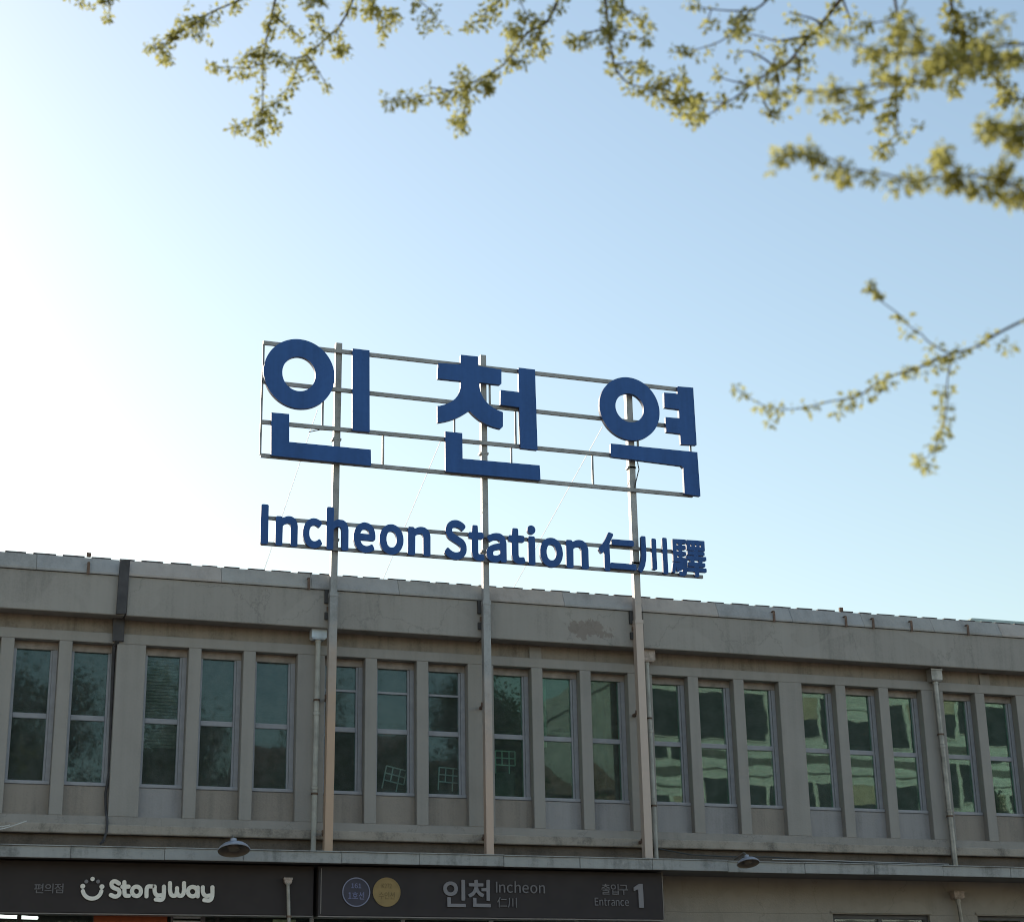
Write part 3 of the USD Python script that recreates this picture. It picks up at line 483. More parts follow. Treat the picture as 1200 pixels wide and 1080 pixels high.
# left, right edge and top, bottom of every letter in the photo
sub = [('bI', 305.8, 314.8, 590.3, 636.8), ('bn', 323.2, 349.2, 604.0, 639.2), ('bc', 355.3, 377.8, 606.5, 641.6), ('bh', 383.0, 408.8, 594.2, 644.0), ('be', 414.8, 440.2, 611.5, 647.0), ('bo', 445.2, 473.2, 613.8, 649.2),
       ('bn', 478.4, 504.8, 616.6, 650.5), ('bS', 521.2, 547.2, 608.8, 655.2), ('bt', 549.5, 568.0, 615.0, 656.5), ('ba', 570.4, 594.0, 624.0, 658.5), ('bt', 596.2, 615.8, 618.6, 660.2), ('bi', 618.8, 628.2, 615.2, 661.3),
       ('bo', 633.4, 660.0, 629.6, 664.0), ('bn', 664.0, 690.0, 632.0, 665.6), ('b仁', 702.0, 745.5, 624.0, 669.2), ('b川', 747.2, 782.6, 628.4, 671.2), ('b驛', 787.4, 828.0, 632.0, 675.0)]
for key, u0, u1, v0, v1 in sub:
    um = (u0+u1)/2
    # the row runs slightly downhill in the picture: read top and bottom at the letter's middle
    z0, z1 = at(um, v1, YL0)[2], at(um, v0, YL0)[2]
    x0, x1 = at(u0, (v0+v1)/2, YL0)[0], at(u1, (v0+v1)/2, YL0)[0]
    han = key[1] in '仁川驛'
    channel('small_letter', fit(key, x0, x1, z0, z1), f'small blue {"character" if han else "letter"} {key[1]} in the lower row', y0=YL0+.01)
# guy wires from the frame down to the roof behind it
for (u0, v0), (u1, v1) in (((372, 480), (309, 667)), ((517, 515), (447, 681)), ((706, 500), (600, 690))):
    a = at(u0, v0, -.25); t = 1.0
    while at(u0+(u1-u0)*t, v0+(v1-v0)*t, 6.0)[2] > 8.13: t += .005
    b = at(u0+(u1-u0)*t, v0+(v1-v0)*t, 6.0)
    part(sg, 'guy_wire', tube([a, (a+b)/2-[0, 0, .03], b], .0045, 5), 'wire')
    part(sg, 'wire_anchor', box(b[0]-.06, b[0]+.06, 5.94, 6.06, 8.121, 8.16), 'rust')
c0, c1 = at(747, 541, -.36), at(743.5, 572, -.36)
part(sg, 'loose_cable', tube([c0, c0+[.02, 0, -.12], c0+[.0, 0, -.18], c1], .008, 6), 'cable_black')
c0, c1 = at(362, 506, -.36), at(388, 504, -.33)
part(sg, 'loose_cable', tube([c0, (c0+c1)/2+[0, 0, .02], c1], .007, 6), 'cable_black')
# ------------------------------------------------------------------ rain pipes
def drain(top, bot, Y, w, name_label, hop, hopmat, m, square=False, group=None):
    a, b = at(*top, Y), at(*bot, Y)
    b = b + (a-b)*((hop[5]-b[2])/(a[2]-b[2]))
    t = thing('drainpipe', name_label, 'drainpipe', (b[0], b[1], b[2]), group)
    n = 3
    for i in range(n):
        p, q = b+(a-b)*i/n, b+(a-b)*(i+1)/n
        part(t, 'pipe_length', tube([p, p+(q-p)*.98], w/2, 14), m, smooth=30)
        part(t, 'sleeve', tube([p+(q-p)*.955, p+(q-p)*.995], w/2+.008, 14), m, smooth=30)
    for f in (.3, .72):
        c = b+(a-b)*f
        part(t, 'bracket', cat(tube([c-[0, 0, .012], c+[0, 0, .012]], w/2+.011, 14), box(c[0]-.012, c[0]+.012, c[1]+w/2, -.001 if Y > -.2 else c[1]+.1, c[2]-.012, c[2]+.012)), 'rust')
    hw, hd, hh = hop[0], hop[1], hop[2]
    z = a[2]-.01
    v = np.array([[a[0]+sx*hw*k, a[1]+sy*hd*k, zz_] for k, zz_ in ((.8, z), (1, z+.025), (1, z+hh)) for sx in (-1, 1) for sy in (-1, 1)])
    h = part(t, 'hopper', trimesh.convex.convex_hull(v), hopmat)
    part(h, 'hopper_rim', cat(box(a[0]-hw-.008, a[0]+hw+.008, a[1]-hd-.008, a[1]+hd, z+hh-.02, z+hh+.004)), hopmat)
drain((372.8, 749), (367.3, 985), -.07, .072, 'pale drainpipe with a square white hopper beside the left sign pole', (.105, .075, .205, 0, 0, 4.425), 'hopper_white', 'pipe_pale')
drain((757.8, 775), (768.3, 985), -.07, .062, 'thin drainpipe with a small hopper half hidden behind the right sign pole', (.11, .07, .19, 0, 0, 4.425), 'hopper_rust', 'pipe_pale')
drain((1095.5, 798), (1118, 1000), -.07, .088, 'shiny steel drainpipe with a grey hopper on the right of the facade', (.095, .075, .19, 0, 0, 4.425), 'pipe_steel', 'pipe_steel')
drain((337.3, 1034), (338.6, 1078), -.50, .048, 'short pale pipe with a small hopper between the two dark sign boards', (.05, .03, .07, 0, 0, 2.6), 'hopper_rust', 'pipe_steel')
drain((1122.3, 1052), (1126.5, 1078), -.04, .062, 'lower drainpipe with a rusty hopper on the wall beneath the canopy', (.085, .06, .11, 0, 0, .3), 'hopper_rust', 'pipe_steel')
# the black duct and cable running down the front at the left
t = thing('cable_duct', 'black duct and cable running down the facade at the far left bay', 'cable duct', (2.9, -.3, 4.45))
q = [at(u, v, fascia_front-.03) for u, v in ((152.5, 657), (140.5, 657), (136.0, 719), (147.2, 719))]
part(t, 'duct', cat(slab(Polygon([(p[0], p[2]) for p in q]), fascia_front-.05, fascia_front-.013)), 'duct_black')
q = [at(u, v, -.03) for u, v in ((146.2, 716), (132.4, 716), (132.0, 751), (145.0, 751))]
part(t, 'duct', slab(Polygon([(p[0], p[2]) for p in q]), -.045, -.004), 'duct_black')
pp = [at(u, v, y) for u, v, y in ((138, 750, -.03), (134, 757, .06), (132.6, 775, .10), (130.5, 830, .10), (127.5, 905, .09), (126.5, 912, .05), (123.5, 930, .07), (124.0, 950, .05), (125.6, 962, -.02), (124.8, 974, -.06), (121.5, 984, -.06), (118, 988, -.3))]
part(t, 'cable', tube(pp[:5], [.03, .028, .022, .02, .016], 8), 'duct_black')
part(t, 'cable', tube(pp[4:], .017, 8), 'duct_black')
# thin runs of cable on the canopy
def run(label, pts, r, m, name='cable'):
    single(name, tube([at(u, v, y) for u, v, y in pts], r, 6), m, label, 'cable')
run('pale cable lying along the canopy at the right', [(905, 1006.5, -.15), (950, 1007, -.1), (1010, 1009.0, -.05), (1090, 1011.5, -.05), (1112, 1012.0, -.1)], .006, 'wire')
run('thin black cable sagging along the foot of the wall right of the right sign pole', [(772, 994, -.06), (810, 1001, -.1), (850, 1003, -.1), (900, 1003.5, -.06), (1000, 1010, -.06), (1100, 1012.5, -.08), (1215, 1018, -.06)], .010, 'cable_black')
run('bent pale cable end on the canopy at the far left', [(-20, 975, -.3), (5, 970, -.35), (18, 966, -.3), (31, 961.5, -.2)], .007, 'cable_pale')
run('grey cable lying on the canopy at the far left', [(-20, 966, -.1), (3, 968, -.3), (12, 966, -.3)], .007, 'cable_pale')
# canopy lamps
def lamp(u, v, s, label):
    c = at(u, v, -1.0)
    t = thing('canopy_lamp', label, 'lamp', c, 'lamps on the canopy edge')
    R = trimesh.transformations.rotation_matrix(math.radians(-17), [1, 0, 0])
    def place(m): m.apply_transform(R); m.apply_translation(c); return m
    a = [(.275, -.045), (.282, -.03), (.255, .01), (.20, .055), (.13, .085), (.07, .10), (.055, .115), (.055, .17), (.0, .175)]
    part(t, 'shade', place(lathe([(x*s, z*s) for x, z in a])), 'lamp_enamel', smooth=40)
    b = [(0, .06), (.10, .055), (.19, .03), (.245, -.008), (.268, -.045), (.274, -.046)]
    part(t, 'reflector', place(lathe([(x*s, z*s) for x, z in b])), 'lamp_inside', smooth=40)
    part(t, 'glass_bowl', place(lathe([(0, -.05*s), (.09*s, -.03*s), (.12*s, .02*s), (.11*s, .052*s)])), 'lamp_inside', smooth=40)
    top = c + (R[:3, :3] @ np.array([0, 0, .16*s]))
    part(t, 'arm', tube([top, top+[0, .08, .05], [c[0]+.02, -.55, top[2]+.0], [c[0]+.02, -.42, 4.43]], .017, 8), 'lamp_inside', smooth=True)
    part(t, 'mount', box(c[0]-.05, c[0]+.09, -.47, -.36, 4.421, 4.44), 'rust')
lamp(274, 993.5, .73, 'round enamel lamp on the canopy edge above the left sign board')
lamp(876.5, 1009.5, .57, 'smaller round enamel lamp on the canopy edge right of the right sign pole')
# low cover on the roof at the right
a = at(1138, 726, 1.2)
single('roof_cover', box(a[0], a[0]+2.4, 1.2, 3.0, 8.121, a[2]+.05, .06), 'cover_green', 'low grey green cover standing on the roof at the far right', 'roof cover')

# ------------------------------------------------------------------ sign boards under the canopy
def text(key_list, u0, u1, v0, v1, Y, gap=42):
    shapes, x = [], 0.0
    for k in key_list:
        g = glyph_shape(k); b = g.bounds
        shapes.append(affinity.translate(g, x-b[0], 0)); x += b[2]-b[0]+gap
    g = unary_union(shapes); b = g.bounds
    p, q = at(u0, v1, Y), at(u1, (v0+v1)/2, Y); z1 = at(u0, v0, Y)[2]
    sx, sz = (q[0]-p[0])/(b[2]-b[0]), (z1-p[2])/(b[3]-b[1])
    return affinity.affine_transform(g, [sx, 0, 0, sz, p[0]-b[0]*sx, p[2]-b[1]*sz])
YA = -.45
a, b = at(-420, 1069, YA), at(367, 1071, YA)
sw = thing('shop_sign', 'dark brown shop sign board with cream rounded lettering under the canopy', 'sign', (3, YA, 3.7))
part(sw, 'board', box(a[0], b[0], YA, YA+.22, 3.705, 4.335, .006), 'board_brown')
part(sw, 'board_trim', box(a[0], b[0], YA-.004, YA+.2, 3.690, 3.702), 'board_rim')
YS = YA-.022
for k, u0, u1 in (('편', 40.2, 51.2), ('의', 52.5, 62.7), ('점', 64, 74.4)):
    part(sw, 'small_letter', slab(fit(k, at(u0, 1040, YS)[0], at(u1, 1040, YS)[0], at(u0, 1045.6, YS)[2], at(u0, 1034.4, YS)[2]), YA-.008, YA-.001), 'letter_dim')
def zs(pts): return [tuple(at(u/4, 840+v/4, YS)[[0, 2]]) for u, v in pts]
def stroke(pts, w=22): return LineString(zs(pts)).buffer(w/4*.0124/2*.74)
def smooth_pts(pts, it=2):
    for _ in range(it):
        p = [pts[0]]
        for a_, b_ in zip(pts, pts[1:]): p += [(a_[0]*.75+b_[0]*.25, a_[1]*.75+b_[1]*.25), (a_[0]*.25+b_[0]*.75, a_[1]*.25+b_[1]*.75)]
        pts = p + [pts[-1]]
    return pts
def ringz(cx, cy, rx, ry, a0=0, a1=360): return [(cx+rx*math.cos(math.radians(g)), cy+ry*math.sin(math.radians(g))) for g in np.linspace(a0, a1, 36)]
LET = {'S': [[(558, 778), (540, 766), (523, 772), (523, 792), (540, 802), (560, 808), (560, 832), (540, 842), (520, 832)]],
       't': [[(583, 772), (583, 818), (586, 836), (604, 836)], [(574, 793), (603, 793)]],
       'o': [ringz(640, 815, 21, 22)],
       'r': [[(687, 838), (687, 806), (692, 791), (714, 792)]],
       'y': [[(725, 793), (725, 822), (738, 836), (760, 832)], [(769, 793), (769, 838), (760, 857), (731, 853)]],
       'W': [[(797, 776), (797, 820), (806, 836), (824, 836), (830, 818), (830, 800)], [(830, 818), (836, 836), (854, 836), (863, 820), (863, 776)]],
       'a': [ringz(903, 816, 22, 22), [(927, 797), (927, 838)]],
       'y_': [[(951, 796), (951, 824), (964, 838), (986, 834)], [(996, 796), (996, 840), (986, 859), (958, 856)]]}
for k, ss in LET.items():
    part(sw, 'shop_letter', slab(unary_union([stroke(s if len(s) > 20 else smooth_pts(s)) for s in ss]), YS, YA-.001), 'letter_cream', label=f'cream rounded letter {k[0]}')
lg = part(sw, 'logo_smile', slab(stroke(ringz(432, 806, 44, 43, 10, 170), 21), YS, YA-.001), 'letter_cream')
for cx, cy, r, m in ((388, 791, 9.5, 'letter_cream'), (478, 793, 9.5, 'letter_cream'), (405, 769, 7.5, 'letter_grey'), (434, 757, 8.5, 'letter_cream'), (460, 769, 7.5, 'letter_grey')):
    part(sw, 'logo_dot', slab(Point(*zs([(cx, cy)])[0]).buffer(r/4*.0124), YS, YA-.001), m)
YB = -.52
a, b, c = at(372.5, 1074, YB), at(777.5, 1074, YB), at(777, 1020, YB)
es = thing('entrance_sign', 'charcoal station entrance sign board with two round line badges under the canopy', 'sign', (7.8, YB, 3.7))
part(es, 'board', box(a[0], b[0], YB, YB+.28, 3.70, 4.33, .005), 'board_charcoal')
part(es, 'board_trim', box(a[0], b[0], YB-.006, YB+.27, 3.683, 3.697), 'board_rim')
part(es, 'board_trim', box(a[0]+.03, a[0]+.04, YB-.005, YB-.001, 3.72, 4.3), 'board_rim'); part(es, 'board_trim', box(b[0]+.002, b[0]+.012, YB, YB+.27, 3.71, 4.34), 'board_rim')
def badge(u, name, disc, rimm, top, low, ink, label):
    p = at(u, 1044.8, YB); r = 15.2*.0123
    d = part(es, name, slab(Point(p[0], p[2]).buffer(r), YB-.008, YB-.001), disc, label=label)
    part(d, 'badge_rim', slab(Point(p[0], p[2]).buffer(r).difference(Point(p[0], p[2]).buffer(r-.013)), YB-.012, YB-.0085), rimm)
    part(d, 'badge_text', cat(slab(text(top, u-5.8, u+5.8, 1034.6, 1040, YB), YB-.011, YB-.0085), slab(text(low, u-9.3, u+9.3, 1044.2, 1053, YB), YB-.011, YB-.0085)), ink)
badge(417.3, 'line_badge', 'disc_navy', 'ring_pale', '161', '1호선', 'blue_ink', 'dark blue round badge')
badge(453.0, 'line_badge', 'disc_gold', 'disc_gold', 'K272', '수인선', 'gold_ink', 'gold round badge')
for k, u0, u1 in (('인', 519.4, 545.2), ('천', 548.8, 574.4)):
    part(es, 'large_letter', slab(fit(k, at(u0, 1046, YB)[0], at(u1, 1046, YB)[0], at(u0, 1061.8, YB)[2], at(u0, 1030.4, YB)[2]).buffer(.004), YB-.018, YB-.001), 'letter_grey')
part(es, 'sign_text', slab(text('Incheon', 581, 638.2, 1031.6, 1045.4, YB, 50), YB-.014, YB-.001), 'letter_dim')
part(es, 'sign_text', slab(text('仁川', 582.5, 605.2, 1050.6, 1062.6, YB, 30), YB-.014, YB-.001), 'letter_dim')
part(es, 'sign_text', slab(text('출입구', 704.6, 735.6, 1035, 1047.6, YB, 24), YB-.014, YB-.001), 'letter_dim')
part(es, 'sign_text', slab(text('Entrance', 696.8, 736.4, 1051.4, 1060.6, YB, 46), YB-.014, YB-.001), 'letter_dim')
part(es, 'entrance_number', slab(Polygon(pix_poly([(748.3, 1035.2), (752.6, 1035.2), (754.2, 1063.2), (748.6, 1063.2), (747.2, 1041.6), (742.4, 1043.6), (741.9, 1039.4)], YB)), YB-.018, YB-.001), 'letter_grey')

# ------------------------------------------------------------------ the flowering tree over the pavement
rng = np.random.default_rng(21)
tr = thing('street_tree', 'tree with thin arching twigs and yellow green spring leaves hanging into view', 'tree', (3.4, -25.8, 0))
def spline(pts, n):
    p = np.asarray(pts, float)
    if len(p) < 3: return np.linspace(p[0], p[-1], n)
    from scipy.interpolate import PchipInterpolator
    s = np.r_[0, np.cumsum(np.linalg.norm(np.diff(p, axis=0), axis=1))]
    return PchipInterpolator(s, p)(np.linspace(0, s[-1], n))
def project(p):
    q = (np.atleast_2d(p)-CAM) @ AX.T
    return np.c_[600+FPX*q[:, 0]/q[:, 2], 540-FPX*q[:, 1]/q[:, 2], q[:, 2]]
def in_view(p, m=45):
    q = project(p); return bool(((q[:, 2] > .1) & (q[:, 0] > -m) & (q[:, 0] < 1200+m) & (q[:, 1] > -m) & (q[:, 1] < 1080+m)).any())
LF = {'v': [], 'f': [], 'n': 0}
def new_leaves(): return {'v': [], 'n': 0}
def leaves(store, c, n, R, size=.0195, droop=.5):
    c = np.asarray(c)
    u = rng.normal(size=(n, 3)); u /= np.linalg.norm(u, axis=1, keepdims=True)
    pos = c + u*(R*rng.random((n, 1))**.5)
    d = u*.9 + rng.normal(size=(n, 3))*.5 + [0, 0, -droop]; d /= np.linalg.norm(d, axis=1, keepdims=True)
    s = np.cross(d, rng.normal(size=(n, 3))); s /= np.linalg.norm(s, axis=1, keepdims=True)
    nn = np.cross(d, s)
    L = size*rng.uniform(.6, 1.25, (n, 1)); Wd = L*rng.uniform(.18, .32, (n, 1))
    a = pos; b = pos+d*L*.45+s*Wd+nn*Wd*.45; t = pos+d*L; e = pos+d*L*.45-s*Wd+nn*Wd*.45
    store['v'].append(np.stack([a, b, t, e], 1).reshape(-1, 3)); store['n'] += n
def leaf_mesh(store):
    v = np.vstack(store['v']); n = store['n']; i = np.arange(n)[:, None]*4
    f = np.concatenate([i+[0, 1, 2], i+[0, 2, 3]], 1).reshape(-1, 3)
    return trimesh.Trimesh(v, f, process=False)
trunk = spline([(3.4, -25.8, -.05), (3.42, -25.8, .6), (3.3, -25.75, 1.6), (3.35, -25.7, 2.9)], 14)
part(tr, 'trunk', tube(trunk, np.linspace(.19, .125, 14), 14), 'bark', smooth=True)
part(tr, 'root_flare', lathe([(.33, -.02), (.30, .03), (.225, .12), (.19, .25), (.17, .26), (0, .27)], 18).apply_translation([3.4, -25.8, 0]), 'bark', smooth=True)
limbs = [[(3.35, -25.7, 2.75), (2.9, -23.8, 5.2), (2.2, -21.2, 6.6), (1.0, -19.2, 7.3), (-.4, -18.0, 7.8)],
         [(3.35, -25.7, 2.8), (3.8, -23.2, 5.4), (3.9, -20.8, 7.0), (3.3, -18.8, 7.9), (2.6, -17.6, 8.6)],
         [(3.32, -25.7, 2.6), (3.8, -23.6, 3.5), (4.0, -21.4, 4.3), (4.6, -19.6, 5.2)],
         [(3.35, -25.7, 2.8), (5.2, -26.0, 4.6), (6.4, -26.2, 6.4)], [(3.35, -25.7, 2.85), (3.0, -26.6, 5.2), (2.0, -27.4, 7.2)]]
limb_pts = []
for l in limbs:
    p = spline(l, 22); limb_pts.append(p)
    part(tr, 'limb', tube(p, np.linspace(.085, .022, 22), 10), 'bark', smooth=True)
    if in_view(p, 0): print('limb in view', project(p)[:, :2].round())
allp = np.vstack(limb_pts)
# every hanging branch: spots along it in the photo (tip last), distance at its start and its tip, thickness, leafiness
BR = [
 (7.0, 7.2, .009, 1.0, [(293, -6), (270, 3), (247, 17), (220, 33), (197, 48), (173, 57)], [[(206, 42), (190, 58), (200, 70)], [(247, 17), (238, 32), (232, 42)], [(232, 26), (222, 22), (210, 33)]]),
 (6.9, 7.0, .010, 1.1, [(324, -6), (317, 33), (310, 67), (306, 100), (305, 133), (303, 158)], [[(309, 75), (283, 80), (246, 77)], [(305, 133), (290, 143), (275, 147)], [(305, 135), (320, 142), (324, 150)], [(318, 20), (338, 32), (352, 44)], [(311, 55), (297, 58), (285, 68)], [(310, 66), (325, 66), (330, 70)]]),
 (6.8, 6.9, .010, 1.1, [(415, -6), (400, 27), (377, 53), (353, 73), (340, 100), (322, 120)], [[(363, 80), (378, 92), (385, 105)], [(385, 42), (374, 30), (372, 20)], [(392, 35), (398, 50), (396, 62)], [(353, 73), (345, 70), (342, 76)]]),
 (6.8, 6.8, .007, 1.5, [(432, -20), (438, 4), (446, 20), (449, 38)], [[(440, 8), (430, 12)], [(443, 14), (456, 12), (464, 20)]]),
 (7.1, 7.1, .006, 1.4, [(122, -26), (126, -6), (131, 5), (129, 14)], [[(126, -6), (118, 4)]]),
 (7.2, 7.2, .006, 1.0, [(78, -26), (84, -8), (92, 3)], []),
 (6.7, 6.7, .006, 1.3, [(372, -26), (366, -8), (360, 6)], [[(366, -8), (378, 2)]]),
 (6.6, 6.6, .006, .5, [(470, -20), (488, 0), (502, 14), (513, 28)], [[(500, 12), (498, 22), (502, 32)]]),
 (6.5, 6.5, .008, 1.3, [(592, -8), (575, 8), (560, 22), (549, 32)], [[(575, 8), (580, 18)]]),
 (6.2, 6.3, .011, 1.0, [(657, -10), (643, 23), (620, 43), (593, 70), (563, 92), (543, 105), (513, 108), (480, 117), (452, 117)], [[(640, 26), (623, 20), (606, -8)], [(634, 30), (632, 45), (637, 62)], [(541, 106), (545, 122), (537, 141)], [(610, 50), (600, 38), (606, 32)], [(590, 72), (602, 76), (620, 66)], [(563, 92), (568, 100), (573, 108)], [(480, 117), (477, 124)], [(545, 104), (540, 92), (543, 86)], [(513, 108), (503, 102)]]),
 (5.9, 5.9, .010, 1.2, [(709, -8), (713, 27), (717, 53), (723, 73), (737, 97), (767, 103), (800, 110), (822, 122)], [[(713, 30), (735, 40), (757, 47)], [(714, 32), (692, 38), (667, 48)], [(724, 75), (742, 74), (750, 80)], [(767, 103), (780, 96), (790, 88), (800, 96)], [(795, 108), (790, 122), (797, 128)], [(815, 118), (812, 132), (808, 142)]]),
 (6.0, 6.0, .007, 1.4, [(718, -12), (726, 4), (742, 14), (757, 26)], []),
 (5.7, 5.6, .014, .55, [(990, -8), (963, 27), (943, 50), (923, 70), (903, 87), (877, 100), (850, 117), (820, 121), (806, 128)],
    [[(943, 52), (915, 48), (893, 43), (867, 37)], [(963, 24), (945, 20), (925, 15)], [(985, 0), (993, 14), (997, 32)], [(893, 45), (875, 60), (862, 66)], [(900, 90), (908, 70), (915, 58)], [(930, 66), (938, 70), (950, 72)], [(935, 62), (938, 78), (934, 98)], [(905, 85), (912, 98), (905, 128)], [(877, 100), (862, 96), (840, 90)], [(850, 117), (838, 130), (820, 140)], [(880, 100), (892, 112), (908, 140)]]),
 (5.5, 5.5, .008, .6, [(905, -8), (880, 13), (850, 15), (807, 8)], [[(870, 18), (860, 30), (858, 40)], [(835, 13), (830, 22), (836, 30)]]),
 (5.7, 5.7, .006, .6, [(880, 12), (862, 32), (840, 50), (812, 62), (792, 58)], [[(862, 34), (868, 26)]]),
 (5.2, 5.2, .009, .75, [(1047, -8), (1050, 40), (1052, 93), (1052, 130), (1045, 153), (1032, 176)], [[(1050, 60), (1038, 64), (1020, 60), (1002, 66)], [(1052, 92), (1035, 92), (1028, 86)], [(1052, 128), (1038, 140), (1030, 145)], [(1047, 20), (1030, 26), (1010, 27)], [(1050, 115), (1010, 122), (985, 130), (968, 134)]]),
 (5.3, 5.3, .011, 1.1, [(1112, -8), (1133, 33), (1150, 70), (1167, 93), (1190, 110), (1206, 118)], [[(1125, 15), (1140, 22), (1160, 20)], [(1128, 25), (1118, 48), (1110, 60)], [(1148, 66), (1130, 85), (1118, 108)], [(1150, 70), (1172, 62), (1190, 70)], [(1167, 93), (1172, 110), (1168, 120)], [(1130, 26), (1110, 22)], [(1140, 50), (1120, 62), (1095, 80), (1085, 98)]]),
 (4.3, 4.2, .007, .8, [(1212, 52), (1160, 57), (1120, 77), (1067, 93), (1033, 103), (987, 108), (947, 107), (900, 107)], [[(1067, 92), (1072, 70), (1070, 50)], [(1033, 103), (1045, 88)], [(1150, 60), (1158, 40), (1180, 25)], [(987, 108), (970, 98)], [(1100, 84), (1098, 68), (1106, 55)], [(905, 107), (895, 98), (882, 90)]]),
 (4.2, 4.2, .006, .8, [(1215, 62), (1150, 68), (1080, 70), (1017, 60), (980, 47), (963, 38)], [[(1080, 70), (1075, 40), (1062, 18)], [(1060, 68), (1055, 50), (1048, 30)], [(1130, 70), (1140, 80)]]),
 (4.0, 4.1, .007, 1.2, [(1212, 232), (1170, 210), (1123, 203), (1067, 210), (1033, 207), (993, 197), (960, 183), (933, 170), (922, 178)], [[(1123, 203), (1110, 190), (1095, 182), (1108, 175)], [(1170, 208), (1172, 185), (1180, 165), (1165, 150), (1155, 142)], [(1160, 208), (1148, 222)], [(1190, 220), (1178, 232)], [(993, 197), (988, 210)]]),
 (4.0, 4.0, .008, 1.3, [(1215, 140), (1192, 150), (1178, 146), (1160, 150)], [[(1192, 150), (1190, 165)]]),
 (4.8, 5.0, .008, .68, [(1212, 370), (1165, 395), (1137, 408), (1108, 417), (1073, 430), (1042, 442), (1010, 458), (978, 471), (943, 477), (912, 477), (877, 463), (858, 455)], [[(1108, 415.5), (1083, 395), (1060, 376), (1038, 357), (1016, 338)], [(1111, 418), (1110, 458), (1108, 490), (1100, 515), (1089, 534), (1077, 541)]]),
]
def cluster_line(store, pts, dens, size=1.0, tip=True):
    """Bunches of small leaves and florets at uneven spacing, with bare twig between."""
    s = np.r_[0, np.cumsum(np.linalg.norm(np.diff(pts, axis=0), axis=1))]
    x = rng.uniform(.0, .03)
    while x < s[-1]:
        c = np.array([np.interp(x, s, pts[:, k]) for k in range(3)])
        if rng.random() < .42+.38*min(dens, 1.2):
            R = size*rng.uniform(.010, .029)*(.75+.35*min(dens, 1.4))
            c2 = c + rng.normal(size=3)*.008 + [0, 0, -R*.5]
            leaves(store, c2, int(rng.uniform(13, 38)*(.5+.5*dens)), R)
        else: leaves(store, c, 3, .008, .015)
        x += rng.uniform(.018, .050)/max(.45, min(dens, 1.25))
    if tip: leaves(store, pts[-1], int(14*(.6+.5*dens)), .018*size)
for d0, d1, r0, dens, main, sides in BR:
    P = np.array([along(u, v, d0+(d1-d0)*i/(len(main)-1)) for i, (u, v) in enumerate(main)])
    P = P + np.array([0 if i == 0 else 1 for i in range(len(P))])[:, None]*rng.normal(size=P.shape)*.012*_f   # uneven in depth
    body = spline(P, 6*len(P))
    start = body[0]; dirn = body[0]-body[3]; dirn /= np.linalg.norm(dirn)
    off = main[0][1] < 0 or main[0][0] > 1200
    if off:                                       # carry it on out of the picture to the limb it grows from
        cand = allp + 0
        score = np.linalg.norm(cand-start-dirn*.9, axis=1)
        j = int(np.argmin(score)); e = allp[j]; L = np.linalg.norm(e-start)
        c = start+dirn*L*.5
        g = np.linspace(1, 0, 14)[:, None]
        conn = (1-g)**2*start+2*g*(1-g)*c+g*g*e
        full = np.vstack([conn[:-1], body]); rad = np.r_[np.linspace(min(r0*1.7, .02), r0, 13), np.linspace(r0, .0022, len(body))*.8]
        if in_view(conn[:-3], -6): print('connector in view', main[0])
    else: full, rad = body, np.linspace(r0, .002, len(body))*.8
    br = part(tr, 'branch', tube(full, rad*.62, 7), 'bark', smooth=True)
    st_ = new_leaves()
    near = .85 if d0 < 4.5 else .9 if d0 < 5 else 1.0
    cluster_line(st_, body, dens*1.1, near)
    if off: cluster_line(st_, conn, dens*.8, tip=False)
    for sd in sides:
        ds = [np.linalg.norm(body-along(*sd[0], d0), axis=1).argmin()]
        dist = np.linalg.norm(body[ds[0]]-CAM)
        Q = np.array([body[ds[0]]] + [along(u, v, dist+rng.normal()*.05) for u, v in sd[1:]])
        q = spline(Q, 5*len(Q))
        part(br, 'twig', tube(q, np.linspace(r0*.28, .0013, len(q)), 5), 'bark', smooth=True)
        cluster_line(st_, q, dens*1.15, near)
    for i in range(3, len(body)-1, 3):            # short spurs
        if rng.random() < .55:
            q = body[i]+rng.normal(size=3)*[.03, .03, .02]+[0, 0, -.015]
            leaves(st_, q, int(8+8*dens), .014)
    part(br, 'leaves', leaf_mesh(st_), 'leaf_spring', kind='stuff')
# the rest of the crown, above and beside the picture
for n in range(150):
    l = limb_pts[rng.integers(len(limb_pts))]; s = l[rng.integers(6, len(l))]
    d = rng.normal(size=3)*[1, 1, .55]+[.25, -.15, .75]; d /= np.linalg.norm(d)
    L = rng.uniform(.7, 1.8); g = np.linspace(0, 1, 9)[:, None]
    q = s+d*L*g+np.array([0, 0, -.45])*L*g*g+np.cumsum(rng.normal(size=(9, 3))*.012, 0)
    if in_view(q, 90): continue
    br = part(tr, 'branch', tube(q, np.linspace(.012, .002, 9), 6), 'bark', smooth=True)
    st_ = new_leaves(); cluster_line(st_, q, 1.2, 1.3)
    part(br, 'leaves', leaf_mesh(st_), 'leaf_spring', kind='stuff')

